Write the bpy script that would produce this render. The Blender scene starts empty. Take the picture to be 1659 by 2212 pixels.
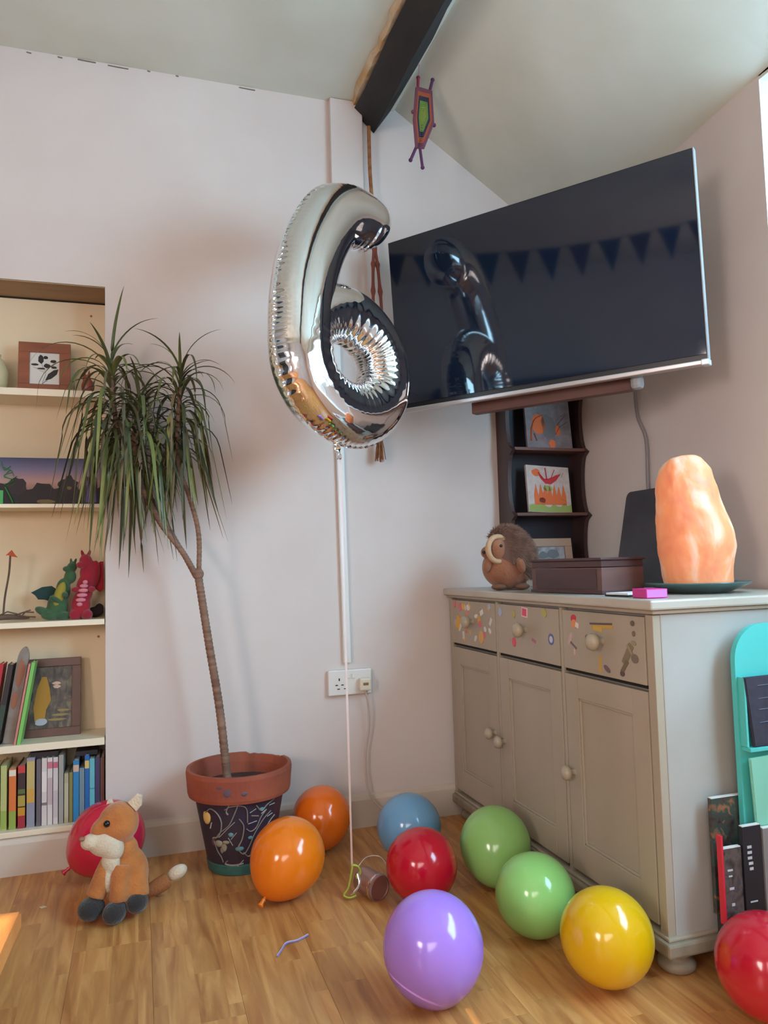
import bpy, bmesh, math, random
from mathutils import Vector, Matrix, Euler
from math import sin, cos, pi, radians, sqrt, exp
random.seed(7)
SC = bpy.context.scene
COL = SC.collection

# ------------------------------------------------------------------ camera
cd = bpy.data.cameras.new('camera'); cam = bpy.data.objects.new('camera', cd); COL.objects.link(cam)
cd.sensor_fit = 'HORIZONTAL'; cd.sensor_width = 36.0; cd.lens = 36.0*1629/1659
_R = Vector((0.95089622, -0.30835121, -0.02675651)); _U = Vector((0.0039889, -0.07423174, 0.99723304)); _F = Vector((0.3094842, 0.94837186, 0.0693567))
M = Matrix(((_R.x, _U.x, -_F.x, -1.6366), (_R.y, _U.y, -_F.y, -2.7466), (_R.z, _U.z, -_F.z, 0.960), (0, 0, 0, 1)))
cam.matrix_world = M; cd.clip_start = 0.05; SC.camera = cam

# ------------------------------------------------------------------ light
w = bpy.data.worlds.new('world'); SC.world = w; w.use_nodes = True
bg = w.node_tree.nodes['Background']; bg.inputs[0].default_value = (0.75, 0.85, 1.0, 1); bg.inputs[1].default_value = 1.0
def area(name, loc, d, sx, sy, power, col):
    l = bpy.data.lights.new(name, 'AREA'); l.shape = 'RECTANGLE'; l.size = sx; l.size_y = sy; l.energy = power; l.color = col
    o = bpy.data.objects.new(name, l); COL.objects.link(o); o.location = loc
    o.rotation_euler = Vector(d).to_track_quat('-Z', 'Y').to_euler(); return o
area('window_daylight', (0.37, -2.2, 1.62), (-1, 0.15, -0.32), 1.95, 1.2, 132, (0.42, 0.76, 1.0))
area('left_window_daylight', (-4.12, -3.5, 1.35), (1, 0.28, -.32), 0.8, 1.2, 62, (1.0, 0.87, 0.81))
area('rear_fill_light', (-2.4, -4.5, 1.45), (0.25, 1, -0.4), 1.5, 1.1, 36, (1.0, 0.87, 0.81))  # fill light added at the rear wall to lift the room
sl = bpy.data.lights.new('sun', 'SUN'); sl.energy = 44; sl.angle = radians(0.6); sl.color = (1.0, 0.78, 0.52)
so = bpy.data.objects.new('sun', sl); COL.objects.link(so); so.rotation_euler = Vector((.80, .42, -.43)).to_track_quat('-Z', 'Y').to_euler()
so.location = (-6, -5, 4)
SC.view_settings.view_transform = 'Standard'; SC.view_settings.look = 'None'
SC.view_settings.gamma = 1.0; SC.view_settings.use_curve_mapping = False; SC.view_settings.exposure = 0.07

# ------------------------------------------------------------------ materials
MATS = {}
def srgb(c):
    return tuple(((v/255)/12.92 if v/255 <= 0.04045 else (((v/255)+0.055)/1.055)**2.4) for v in c) + (1,)
def mat(name, col, rough=0.6, metal=0.0, col2=None, scale=8.0, bump=0.0, bscale=40.0, stretch=(1, 1, 1), detail=4, coat=0.0, sheen=0.0, sss=0.0, spec=0.5, lo=.35, hi=.65, aniso=0):
    """col/col2 in sRGB 0-255; col2 mixes in by noise"""
    if name in MATS: return MATS[name]
    m = bpy.data.materials.new(name); m.use_nodes = True; nt = m.node_tree; N = nt.nodes; L = nt.links
    b = N['Principled BSDF']; b.inputs['Base Color'].default_value = srgb(col); b.inputs['Roughness'].default_value = rough
    b.inputs['Metallic'].default_value = metal; b.inputs['Specular IOR Level'].default_value = spec
    if coat: b.inputs['Coat Weight'].default_value = coat; b.inputs['Coat Roughness'].default_value = 0.05
    if sheen: b.inputs['Sheen Weight'].default_value = sheen; b.inputs['Sheen Roughness'].default_value = .5
    if sss:
        b.inputs['Subsurface Weight'].default_value = sss; b.inputs['Subsurface Scale'].default_value = 0.04
        b.inputs['Subsurface Radius'].default_value = (1.0, .35, .15)
    tc = N.new('ShaderNodeTexCoord'); mp = N.new('ShaderNodeMapping'); mp.inputs['Scale'].default_value = stretch
    L.new(tc.outputs['Object'], mp.inputs['Vector'])
    if col2:
        n = N.new('ShaderNodeTexNoise'); n.inputs['Scale'].default_value = scale; n.inputs['Detail'].default_value = detail
        L.new(mp.outputs[0], n.inputs['Vector'])
        r = N.new('ShaderNodeValToRGB'); r.color_ramp.elements[0].position = lo; r.color_ramp.elements[1].position = hi
        r.color_ramp.elements[0].color = srgb(col); r.color_ramp.elements[1].color = srgb(col2)
        L.new(n.outputs[0], r.inputs[0]); L.new(r.outputs[0], b.inputs['Base Color'])
    if bump:
        n2 = N.new('ShaderNodeTexNoise'); n2.inputs['Scale'].default_value = bscale; n2.inputs['Detail'].default_value = 3
        L.new(mp.outputs[0], n2.inputs['Vector'])
        bp = N.new('ShaderNodeBump'); bp.inputs['Strength'].default_value = 1.0; bp.inputs['Distance'].default_value = bump
        L.new(n2.outputs[0], bp.inputs['Height']); L.new(bp.outputs[0], b.inputs['Normal'])
    MATS[name] = m; return m
def ramp_mat(name, stops, scale=6, rough=.6, stretch=(1, 1, 1), detail=5, distort=0.5):
    m = bpy.data.materials.new(name); m.use_nodes = True; nt = m.node_tree; N = nt.nodes; L = nt.links
    b = N['Principled BSDF']; b.inputs['Roughness'].default_value = rough
    tc = N.new('ShaderNodeTexCoord'); mp = N.new('ShaderNodeMapping'); mp.inputs['Scale'].default_value = stretch
    L.new(tc.outputs['Object'], mp.inputs[0]); n = N.new('ShaderNodeTexNoise'); n.inputs['Scale'].default_value = scale
    n.inputs['Detail'].default_value = detail; n.inputs['Distortion'].default_value = distort
    L.new(mp.outputs[0], n.inputs[0]); r = N.new('ShaderNodeValToRGB'); L.new(n.outputs[0], r.inputs[0])
    cr = r.color_ramp
    while len(cr.elements) < len(stops): cr.elements.new(0.5)
    for e, (p, c) in zip(cr.elements, stops): e.position = p; e.color = srgb(c)
    L.new(r.outputs[0], b.inputs['Base Color']); MATS[name] = m; return m

wallm = mat('wall_plaster', (217, 207, 203), .85, col2=(209, 196, 191), scale=1.6, bump=.004, bscale=3.5, spec=.2)
ceilm = mat('ceiling_plaster', (220, 222, 211), .9, col2=(208, 208, 194), scale=1.9, bump=.007, bscale=3.0, spec=.2)
cream = mat('cream_paint', (226, 208, 176), .6, col2=(218, 198, 164), scale=2.5, bump=.001, bscale=8)
creamedge = mat('cream_gloss_paint', (234, 222, 198), .35)
skirtm = mat('skirting_paint', (212, 201, 190), .5, col2=(203, 190, 176), scale=3)
taupe = mat('taupe_furniture_paint', (176, 163, 146), .42, col2=(167, 153, 134), scale=4, bump=.0006, bscale=14, stretch=(1, 1, .3))
taupedark = mat('worn_plinth_paint', (162, 152, 134), .5, col2=(138, 126, 108), scale=14)
darkgap = mat('dark_gap', (30, 26, 24), .9)
knobm = mat('knob_paint', (178, 166, 146), .3)
beamm = mat('dark_beam', (44, 44, 46), .8, col2=(56, 55, 56), scale=7, bump=.008, bscale=9, stretch=(1, .4, 1), spec=.3)
terracotta = mat('terracotta', (164, 84, 56), .75, col2=(140, 68, 50), scale=7, bump=.001, bscale=60)
black = mat('black_plastic', (22, 22, 24), .35)
white = mat('white_plastic', (226, 222, 218), .35)
greyplastic = mat('grey_plastic', (150, 150, 152), .4)
paper = mat('page_paper', (224, 214, 190), .8)

# ------------------------------------------------------------------ mesh helpers
def box(bm, x0, x1, y0, y1, z0, z1, bev=0.0):
    vs = [bm.verts.new((x, y, z)) for z in (z0, z1) for y in (y0, y1) for x in (x0, x1)]
    fs = [bm.faces.new([vs[i] for i in f]) for f in ((0, 2, 3, 1), (4, 5, 7, 6), (0, 1, 5, 4), (2, 6, 7, 3), (0, 4, 6, 2), (1, 3, 7, 5))]
    if bev > 0:
        es = list({e for f in fs for e in f.edges})
        bmesh.ops.bevel(bm, geom=es, offset=bev, segments=2, affect='EDGES', profile=.5)
    return bm
def lathe(bm, prof, seg=32, c=(0, 0, 0), axis=None):
    """prof: list of (r,z). axis: direction vector that z maps to"""
    q = Vector(axis).normalized().to_track_quat('Z', 'X') if axis else None
    rings = []
    for r, z in prof:
        ring = []
        if r < 1e-6:
            v = Vector((0, 0, z)); v = q @ v if q else v; ring = [bm.verts.new(v + Vector(c))]
        else:
            for i in range(seg):
                a = 2*pi*i/seg; v = Vector((r*cos(a), r*sin(a), z)); v = q @ v if q else v; ring.append(bm.verts.new(v + Vector(c)))
        rings.append(ring)
    for a, b in zip(rings[:-1], rings[1:]):
        for i in range(seg):
            j = (i+1) % seg
            if len(a) == 1 and len(b) == 1: break
            if len(a) == 1: bm.faces.new((a[0], b[j], b[i])) if False else bm.faces.new((a[0], b[i], b[j]))
            elif len(b) == 1: bm.faces.new((a[i], b[0], a[j]))
            else: bm.faces.new((a[i], b[i], b[j], a[j]))
    return bm
def smooth_path(pts, n=8):
    pts = [Vector(p) for p in pts]; out = []
    P = [pts[0]*2-pts[1]] + pts + [pts[-1]*2-pts[-2]]
    for i in range(1, len(P)-2):
        for k in range(n):
            t = k/n; a, b, c, d = P[i-1], P[i], P[i+1], P[i+2]
            out.append(.5*((2*b)+(c-a)*t+(2*a-5*b+4*c-d)*t*t+(3*b-a-3*c+d)*t**3))
    out.append(pts[-1]); return out
def tube(bm, pts, r, seg=8, flat=1.0, cap=True):
    """r: number or list. flat squeezes the second axis"""
    pts = [Vector(p) for p in pts]; n = len(pts); prev = None; rings = []
    for i, p in enumerate(pts):
        t = (pts[min(i+1, n-1)]-pts[max(i-1, 0)]).normalized()
        if prev is None:
            a = t.cross(Vector((0, 0, 1)));
            if a.length < .05: a = t.cross(Vector((0, 1, 0)))
            a.normalize()
        else: a = (prev - t*prev.dot(t)).normalized()
        prev = a; b = t.cross(a); rr = r[i] if isinstance(r, (list, tuple)) else r
        rings.append([bm.verts.new(p + a*rr*cos(2*pi*k/seg) + b*rr*flat*sin(2*pi*k/seg)) for k in range(seg)])
    for A, B in zip(rings[:-1], rings[1:]):
        for k in range(seg): bm.faces.new((A[k], A[(k+1) % seg], B[(k+1) % seg], B[k]))
    if cap:
        bm.faces.new(list(reversed(rings[0]))); bm.faces.new(rings[-1])
    return bm
def ball(bm, c, r, rot=(0, 0, 0), sub=3):
    r = (r, r, r) if not isinstance(r, (list, tuple)) else r
    mt = Matrix.Translation(c) @ Euler(rot).to_matrix().to_4x4() @ Matrix.Diagonal((*r, 1))
    bmesh.ops.create_icosphere(bm, subdivisions=sub, radius=1, matrix=mt); return bm
def prism(bm, pts, y0, y1, bev=0):
    """polygon in xz, extruded along y"""
    a = [bm.verts.new((x, y0, z)) for x, z in pts]; b = [bm.verts.new((x, y1, z)) for x, z in pts]; n = len(pts)
    f = [bm.faces.new(a), bm.faces.new(list(reversed(b)))]
    for i in range(n): f.append(bm.faces.new((a[(i+1) % n], a[i], b[i], b[(i+1) % n])))
    if bev: bmesh.ops.bevel(bm, geom=[e for e in f[0].edges] + [e for e in f[1].edges], offset=bev, segments=2, affect='EDGES')
    return bm
def rrect(x0, x1, z0, z1, r, n=6):
    pts = []
    for cx, cz, a0 in ((x1-r, z1-r, 0), (x0+r, z1-r, pi/2), (x0+r, z0+r, pi), (x1-r, z0+r, 1.5*pi)):
        for k in range(n+1): a = a0+pi/2*k/n; pts.append((cx+r*cos(a), cz+r*sin(a)))
    return pts
def new(): return bmesh.new()
def obj(name, bm, m, parent=None, loc=(0, 0, 0), rot=(0, 0, 0), smooth=False, kind=None, label=None, remesh=0):
    bmesh.ops.recalc_face_normals(bm, faces=bm.faces)
    me = bpy.data.meshes.new(name); bm.to_mesh(me); bm.free()
    me.materials.append(m)
    if smooth: me.polygons.foreach_set('use_smooth', [True]*len(me.polygons))
    o = bpy.data.objects.new(name, me); COL.objects.link(o); o.location = loc; o.rotation_euler = rot
    if parent: o.parent = parent
    if kind: o['kind'] = kind
    if label: o['label'] = label
    if remesh:
        r = o.modifiers.new('remesh', 'REMESH'); r.mode = 'VOXEL'; r.voxel_size = remesh; r.use_smooth_shade = True
        s = o.modifiers.new('smooth', 'SMOOTH'); s.iterations = 6; s.factor = .5
    return o
def tag(o, label, cat, group=None):
    o['label'] = label; o['category'] = cat
    if group: o['group'] = group
    return o
def thing(name, label, cat, loc=(0, 0, 0), rot=(0, 0, 0), group=None):
    o = bpy.data.objects.new(name, None); COL.objects.link(o); o.location = loc; o.rotation_euler = rot; o.empty_display_size = .05
    return tag(o, label, cat, group)
def struct(name, bm, m, **k): return obj(name, bm, m, kind='structure', **k)
CZ = -0.3136   # yaw that turns a thing's own x axis parallel to the picture

# ------------------------------------------------------------------ floor
XR, XL, YR, H = 0.10, -4.2, -4.6, 2.775
box(b := new(), XL-.2, XR+.6, YR-.2, .3, -.12, -.012); floor = struct('floor', b, darkgap)
def plank_mat():
    m = bpy.data.materials.new('laminate_oak'); m.use_nodes = True; nt = m.node_tree; N = nt.nodes; L = nt.links; b = N['Principled BSDF']
    tc = N.new('ShaderNodeTexCoord'); oi = N.new('ShaderNodeObjectInfo')
    # strips along the board: board is .19 wide (local x), three strips, each with staggered staves
    sx = N.new('ShaderNodeSeparateXYZ'); L.new(tc.outputs['Object'], sx.inputs[0])
    def math_(op, a, bb=None):
        n = N.new('ShaderNodeMath'); n.operation = op
        for i, v in enumerate((a, bb)):
            if v is None: continue
            if isinstance(v, (int, float)): n.inputs[i].default_value = v
            else: L.new(v, n.inputs[i])
        return n.outputs[0]
    strip = math_('FLOOR', math_('DIVIDE', sx.outputs[0], .0634))
    off = math_('ADD', math_('MULTIPLY', strip, .37), math_('MULTIPLY', oi.outputs['Random'], 5.0))
    stave = math_('FLOOR', math_('ADD', math_('DIVIDE', sx.outputs[1], .42), off))
    cb = N.new('ShaderNodeCombineXYZ'); L.new(strip, cb.inputs[0]); L.new(stave, cb.inputs[1]); L.new(math_('MULTIPLY', oi.outputs['Random'], 97.0), cb.inputs[2])
    wn = N.new('ShaderNodeTexWhiteNoise'); L.new(cb.outputs[0], wn.inputs['Vector'])
    mp = N.new('ShaderNodeMapping'); mp.inputs['Scale'].default_value = (14, 1.6, 1); L.new(tc.outputs['Object'], mp.inputs[0])
    va = N.new('ShaderNodeVectorMath'); va.operation = 'ADD'; L.new(mp.outputs[0], va.inputs[0])
    vs = N.new('ShaderNodeVectorMath'); vs.operation = 'SCALE'; vs.inputs['Scale'].default_value = 13; L.new(wn.outputs['Color'], vs.inputs[0]); L.new(vs.outputs[0], va.inputs[1])
    n1 = N.new('ShaderNodeTexNoise'); n1.inputs['Scale'].default_value = 2.2; n1.inputs['Detail'].default_value = 6; n1.inputs['Distortion'].default_value = .8; L.new(va.outputs[0], n1.inputs[0])
    r = N.new('ShaderNodeValToRGB'); L.new(n1.outputs[0], r.inputs[0])
    r.color_ramp.elements[0].position = .3; r.color_ramp.elements[0].color = srgb((166, 106, 58))
    r.color_ramp.elements[1].position = .68; r.color_ramp.elements[1].color = srgb((216, 158, 96))
    e = r.color_ramp.elements.new(.5); e.color = srgb((196, 136, 78))
    hs = N.new('ShaderNodeHueSaturation'); L.new(r.outputs[0], hs.inputs['Color'])
    L.new(math_('ADD', math_('MULTIPLY', wn.outputs['Value'], .22), .90), hs.inputs['Value'])
    L.new(hs.outputs[0], b.inputs['Base Color']); b.inputs['Roughness'].default_value = .33; b.inputs['Specular IOR Level'].default_value = .45
    bp = N.new('ShaderNodeBump'); bp.inputs['Distance'].default_value = .0006; bp.inputs['Strength'].default_value = .6
    L.new(n1.outputs[0], bp.inputs['Height']); L.new(bp.outputs[0], b.inputs['Normal']); return m
lam = plank_mat()
pm = None; BW, BL = .19, 1.26; k = 0
cx = XR
while cx > XL:
    off = [0, .42, .84, .21, .63][k % 5]; y = .02 + off - BL
    while y + BL > YR:
        y0, y1 = max(y, YR), min(y+BL, .02)
        if y1-y0 > .02:
            full = (y1-y0) > BL-.001
            if full and pm: o = bpy.data.objects.new('plank', pm); COL.objects.link(o)
            else:
                bb = new(); box(bb, -BW/2+.0002, BW/2-.0002, 0.0002, (y1-y0)-.0002, -.012, 0, .0005); o = obj('plank', bb, lam)
                if full: pm = o.data
            o.parent = floor; o.location = (cx-BW/2, y0, 0)
        y -= BL
    cx -= BW; k += 1
# fix parenting-only offset: the floor slab is modelled in world coordinates at the origin

# ------------------------------------------------------------------ walls
AX, AZ0, AZ1, AD = -1.745, .135, 1.955, .17     # bookcase alcove right edge, bottom, top, depth
b = new()
box(b, AX, XR+.5, 0, .35, 0, 2.95); box(b, XL-.2, -2.8, 0, .35, 0, 2.95); box(b, -2.8, AX, 0, .35, AZ1, 2.95); box(b, -2.8, AX, 0, .35, 0, AZ0-.02)
box(b, -2.8, AX, AD+.012, .35, AZ0-.02, AZ1)
struct('wall_back', b, wallm)
# right wall with the deep window recess
RY, RX, SZ = -1.08, .42, .95
b = new()
box(b, XR, XR+.5, RY, 0, 0, 2.9, .0)
box(b, XR, XR+.5, -3.3, RY, 0, SZ); box(b, XR, XR+.5, -3.3, RY, 2.36, 2.9); box(b, XR, XR+.5, YR-.2, -3.3, 0, 2.9)
box(b, RX, XR+.5, -3.3, RY, SZ, 2.36)
struct('wall_right', b, wallm)
b = new(); box(b, XR-.03, RX, -3.29, RY-.002, SZ, SZ+.025, .004); struct('trim_1', b, white)
b = new()
for y in (-3.17, -2.2, -1.19): box(b, RX-.045, RX-.002, y-.03, y+.03, SZ+.03, 2.3)
for z in (SZ+.05, 1.75, 2.28): box(b, RX-.045, RX-.002, -3.2, -1.16, z-.025, z+.025)
struct('window_1', b, white)
# left wall; opening added and sized so sun strikes only the table
b = new()
hy0, hy1, hz0, hz1 = -3.02, -2.70, 1.55, 1.80
box(b, XL-.15, XL, YR, hy0, 0, 2.9); box(b, XL-.15, XL, hy1, 0, 0, 2.9); box(b, XL-.15, XL, hy0, hy1, 0, hz0); box(b, XL-.15, XL, hy0, hy1, hz1, 2.9)
struct('wall_left', b, wallm)
b = new(); box(b, XL, XL+.03, -3.92, -3.86, .8, 2.1); box(b, XL, XL+.03, -3.14, -3.08, .8, 2.1); box(b, XL+.02, XL+.11, -3.52, -3.48, .8, 2.1)
for z in (.83, 1.45, 2.07): box(b, XL+.02, XL+.11, -3.9, -3.1, z-.02, z+.02)
struct('window_2', b, white)
b = new(); box(b, XL, XR+.5, YR-.15, YR, 0, 2.9); struct('wall_rear', b, wallm)
b = new()
for x in (-3.15, -2.4, -1.65): box(b, x-.03, x+.03, YR+.08, YR+.13, 1.0, 2.2)
for z in (1.02, 1.6, 2.18): box(b, -3.18, -1.62, YR+.08, YR+.13, z-.025, z+.025)
struct('rear_fill_frame', b, white)  # bars added in front of the rear fill light
# ceiling: flat part, then a slope that falls to an uneven eave, and the flat dormer head
SX = -.655
b = new(); box(b, XL-.2, SX, YR-.2, .3, H, H+.15); ceil = struct('ceiling', b, ceilm)
b = new()
NX, NY = 10, 16; g = []
for j in range(NY+1):
    y = .02 + (YR-.02)*j/NY; row = []
    ze = 2.268 + .078*min(-y, 1.2)
    for i in range(NX+1):
        t = i/NX; x = SX + (XR+.02-SX)*t
        row.append(b.verts.new((x, y, H+.012 + (ze-H-.012)*t)))
    g.append(row)
for j in range(NY):
    for i in range(NX): b.faces.new((g[j][i], g[j][i+1], g[j+1][i+1], g[j+1][i]))
r_ = bmesh.ops.extrude_face_region(b, geom=list(b.faces)); bmesh.ops.translate(b, vec=(.06, 0, .12), verts=[v for v in r_['geom'] if isinstance(v, bmesh.types.BMVert)])
obj('sloping_ceiling', b, ceilm, ceil)
b = new(); box(b, XR, XR+.5, -3.4, RY+.0, 2.35, 2.5); obj('dormer_ceiling', b, ceilm, ceil)
# crack dashes where ceiling meets wall, joined: hairline dark gaps in the plaster
b = new()
for x0, x1, z in ((-2.0, -1.985, 2.766), (-1.90, -1.885, 2.768), (-1.835, -1.775, 2.771), (-1.735, -1.665, 2.768), (-1.60, -1.59, 2.772), (-1.50, -1.49, 2.772), (-1.27, -1.21, 2.768)):
    tube(b, [(x0, -.001, z), ((x0+x1)/2, -.001, z-.001), (x1, -.001, z-.0015)], .0022, 5)
obj('plaster_crack', b, mat('crack', (116, 104, 90), .9), ceil)
# dark purlin with its broken ochre plaster edge
P1, P2, P3 = Vector((-.826, 0, 2.746)), Vector((-.743, 0, 2.673)), Vector((-.652, 0, 2.79))
P4 = P1 + (P3-P2)
b = new(); rows = []; random.seed(3)
for j in range(31):
    y = -4.5*j/30
    rows.append([b.verts.new((p.x + random.uniform(-.004, .004), y, p.z + random.uniform(-.004, .004))) for p in (P1, P1.lerp(P2, .5), P2, P3, P4)])
for A_, B_ in zip(rows[:-1], rows[1:]):
    for i in range(5): b.faces.new((A_[i], A_[(i+1) % 5], B_[(i+1) % 5], B_[i]))
b.faces.new(rows[0]); b.faces.new(list(reversed(rows[-1])))
beam = obj('ceiling_beam', b, beamm, loc=(0, -.003, 0)); tag(beam, 'dark painted timber beam running along the edge of the sloping ceiling', 'beam')
b = new(); rows = []
for j in range(61):
    y = -.01-2.6*j/60; q = random.uniform(.008, .026)
    rows.append([b.verts.new(v) for v in ((-.826-q, y, H-.001), (-.826-q*.4, y, 2.752+random.uniform(-.003, .006)), (-.80, y, 2.76), (-.80, y, H))])
for A_, B_ in zip(rows[:-1], rows[1:]):
    for i in range(3): b.faces.new((A_[i], A_[i+1], B_[i+1], B_[i]))
obj('broken_plaster_edge', b, mat('bare_plaster', (186, 150, 104), .9, col2=(206, 192, 168), scale=12, bump=.004, bscale=30), ceil)

# skirting along the back wall, conduit
b = new(); prof = [(0, 0), (-.016, 0), (-.016, .098), (-.011, .112), (0, .118)]
for x0, x1 in ((-4.2, XR-.01),):
    a = [b.verts.new((x0, y, z)) for y, z in prof]; c = [b.verts.new((x1, y, z)) for y, z in prof]
    for i in range(5): b.faces.new((a[i], a[(i+1) % 5], c[(i+1) % 5], c[i]))
    b.faces.new(a); b.faces.new(list(reversed(c)))
struct('baseboard_back', b, skirtm)
b = new(); prism(b, [(-.917, .60), (-.889, .60), (-.908, 2.2), (-.936, 2.2)], -.018, 0, .002); struct('trim_2', b, white)
b = new(); box(b, -.925, -.795, -.028, 0, 2.24, H-.002, .003); struct('trim_3', b, wallm)

# ------------------------------------------------------------------ alcove bookcase
bc = thing('bookcase', 'cream painted bookcase built into the wall alcove on the left', 'bookcase', (-2.28, 0, 0))
bx0, bx1 = -2.79+2.28, AX-.002+2.28
b = new(); box(b, bx0, bx1, AD-.004, AD+.008, AZ0, AZ1-.004); obj('back_panel', b, cream, bc)
b = new(); box(b, bx0, bx0+.014, .006, AD-.004, AZ0, AZ1-.02); obj('side_panel', b, cream, bc)
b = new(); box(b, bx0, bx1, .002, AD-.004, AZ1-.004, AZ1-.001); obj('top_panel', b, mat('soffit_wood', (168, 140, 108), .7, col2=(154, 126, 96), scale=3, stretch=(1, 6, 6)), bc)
SH = [(1.559, 1.583), (1.180, 1.193), (.783, .8015), (.383, .4065)]
for z0, z1 in SH:
    b = new(); box(b, bx0, bx1-.001, -.004, AD-.005, z0, z1, .001); s = obj('shelf', b, creamedge, bc)
b = new(); box(b, bx0, bx1+.002, -.012, AD-.005, .118, .136, .002); obj('shelf', b, creamedge, bc)
b = new(); box(b, bx0, bx1, AD-.007, AD-.0045, AZ1-.010, AZ1-.005); obj('shadow_gap', b, darkgap, bc)
for x, z in ((-1.80, 1.90), (-1.775, .73)):
    b = new(); ball(b, (x+2.28, AD-.006, z), .004, sub=2); obj('screw_hole', b, mat('hole', (150, 110, 70), .8), bc)

def frame(name, label, cat, w_, h_, t, border, mF, mP, loc, rot, extra=None):
    f = thing(name, label, cat, loc, rot)
    b = new()
    box(b, -w_/2, w_/2, 0, t, 0, border, .0015); box(b, -w_/2, w_/2, 0, t, h_-border, h_, .0015)
    box(b, -w_/2, -w_/2+border, .0003, t-.0003, border, h_-border, .001); box(b, w_/2-border, w_/2, .0003, t-.0003, border, h_-border, .001)
    obj('frame', b, mF, f)
    b = new(); box(b, -w_/2+border*.6, w_/2-border*.6, t*.45, t*.9, border*.6, h_-border*.6); pic = obj('picture', b, mP, f)
    if extra: extra(f, pic, t*.45)
    return f
def marks(parent, y, items, m, name='drawn_shape', r=.001):
    b = new()
    for pts, rr in items: tube(b, smooth_path([(x, y, z) for x, z in pts], 5), rr, 6, flat=.25)
    return obj(name, b, m, parent)
def patch(parent, y, polys, m, name='painted_patch', t=.0006):
    b = new()
    for pts in polys: prism(b, pts, y-t, y)
    return obj(name, b, m, parent)
def blobpoly(cx, cz, rx, rz, n=14, j=.15, rnd=random):
    return [(cx+rx*cos(2*pi*i/n)*(1+rnd.uniform(-j, j)), cz+rz*sin(2*pi*i/n)*(1+rnd.uniform(-j, j))) for i in range(n)]

redwood = mat('reddish_wood', (150, 86, 58), .4, col2=(128, 70, 48), scale=5, stretch=(1, 1, 4))
brownwood = mat('brown_wood', (98, 62, 50), .4, col2=(84, 52, 44), scale=5, stretch=(1, 1, 4))
inkm = mat('ink_black', (34, 32, 34), .6)
def leafdrawing(f, pic, y):
    h = .19
    patch(pic, y-.0004, [blobpoly(-.012, .128, .009, .016), blobpoly(.003, .135, .008, .006), blobpoly(.028, .122, .010, .006), blobpoly(-.032, .108, .012, .004),
        [( .002, .05), (.012, .075), (.03, .09), (.045, .094), (.04, .075), (.022, .058)], blobpoly(.008, .105, .01, .008), blobpoly(-.01, .094, .014, .003), blobpoly(.03, .10, .01, .005)], inkm, 'drawn_leaf')
    marks(pic, y-.0006, [([(-.008, .032), (-.004, .05), (.004, .08), (-.006, .10), (-.012, .125)], .0013), ([(.0, .08), (-.02, .09), (-.038, .10)], .001), ([(.004, .09), (.02, .105), (.035, .118)], .001), ([(-.01, .032), (.0, .045), (.01, .05)], .002)], inkm, 'drawn_stem')
frame('picture_frame', 'reddish wooden frame with black and white leaf print on top shelf', 'picture', .168, .188, .016, .036, redwood, mat('print_paper', (214, 212, 208), .5), (-1.948, .075, 1.5835), (radians(-6), 0, 0), leafdrawing)
# pale jar and small red ornament on the top shelf
b = new(); lathe(b, [(0, 0), (.03, 0), (.042, .03), (.044, .07), (.03, .11), (.02, .12), (.022, .13), (0, .13)], 24); o = obj('jar', b, mat('pale_jar', (206, 190, 150), .5), loc=(-2.105, .08, 1.5835), smooth=True); tag(o, 'pale cream jar at the left end of the top shelf', 'jar')
o = thing('fox_ornament', 'small dull red pointed ornament beside the framed leaf print', 'ornament', (-1.805, .07, 1.5835))
om = mat('red_ceramic', (136, 66, 54), .4)
b = new(); ball(b, (0, 0, .03), (.022, .018, .03)); ball(b, (-.004, 0, .058), (.014, .013, .016)); obj('body', b, om, o, remesh=.002)
for s in (-1, 1):
    b = new(); lathe(b, [(.006, 0), (.004, .012), (0, .024)], 12, (-.004+s*.008, 0, .068)); obj('ear', b, om, o)

# dusk canvas with dark silhouettes
o = thing('canvas_picture', 'wide dark picture of black silhouettes under dusk sky on second shelf', 'picture', (-1.97, .06, 1.194), (radians(-5), 0, 0))
def dusk():
    m = bpy.data.materials.new('dusk_sky_print'); m.use_nodes = True; nt = m.node_tree; N = nt.nodes; L = nt.links; b = N['Principled BSDF']; b.inputs['Roughness'].default_value = .5
    tc = N.new('ShaderNodeTexCoord'); s = N.new('ShaderNodeSeparateXYZ'); L.new(tc.outputs['Object'], s.inputs[0])
    mr = N.new('ShaderNodeMapRange'); mr.inputs[1].default_value = 0; mr.inputs[2].default_value = .165; L.new(s.outputs[2], mr.inputs[0])
    r = N.new('ShaderNodeValToRGB'); L.new(mr.outputs[0], r.inputs[0]); cr = r.color_ramp
    cr.elements[0].color = srgb((110, 74, 66)); cr.elements[0].position = .2; cr.elements[1].color = srgb((44, 52, 96)); cr.elements[1].position = 1
    e = cr.elements.new(.5); e.color = srgb((178, 140, 136)); e = cr.elements.new(.75); e.color = srgb((112, 106, 142))
    L.new(r.outputs[0], b.inputs['Base Color']); return m
b = new(); box(b, -.20, .205, 0, .02, 0, .165, .001); cv = obj('canvas', b, dusk(), o)
rnd = random.Random(4)
sil = [[(-.20, 0)] + [(-.20+.0135*i, .05+.03*rnd.random()+(.03 if i in (9, 10, 22, 23) else 0)) for i in range(31)] + [(.205, 0)]]
sil[0] = [(x, z) for x, z in sil[0]]
patch(o, 0, sil, mat('silhouette', (30, 22, 28), .6), 'silhouette')
patch(o, -.0008, [blobpoly(.10, .07, .035, .022, rnd=rnd)], mat('dark_plum', (42, 28, 40), .6), 'silhouette')
patch(o, -.0008, [blobpoly(-.06, .065, .03, .03, rnd=rnd)], mat('dark_plum', (42, 28, 40), .6), 'silhouette')
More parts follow.
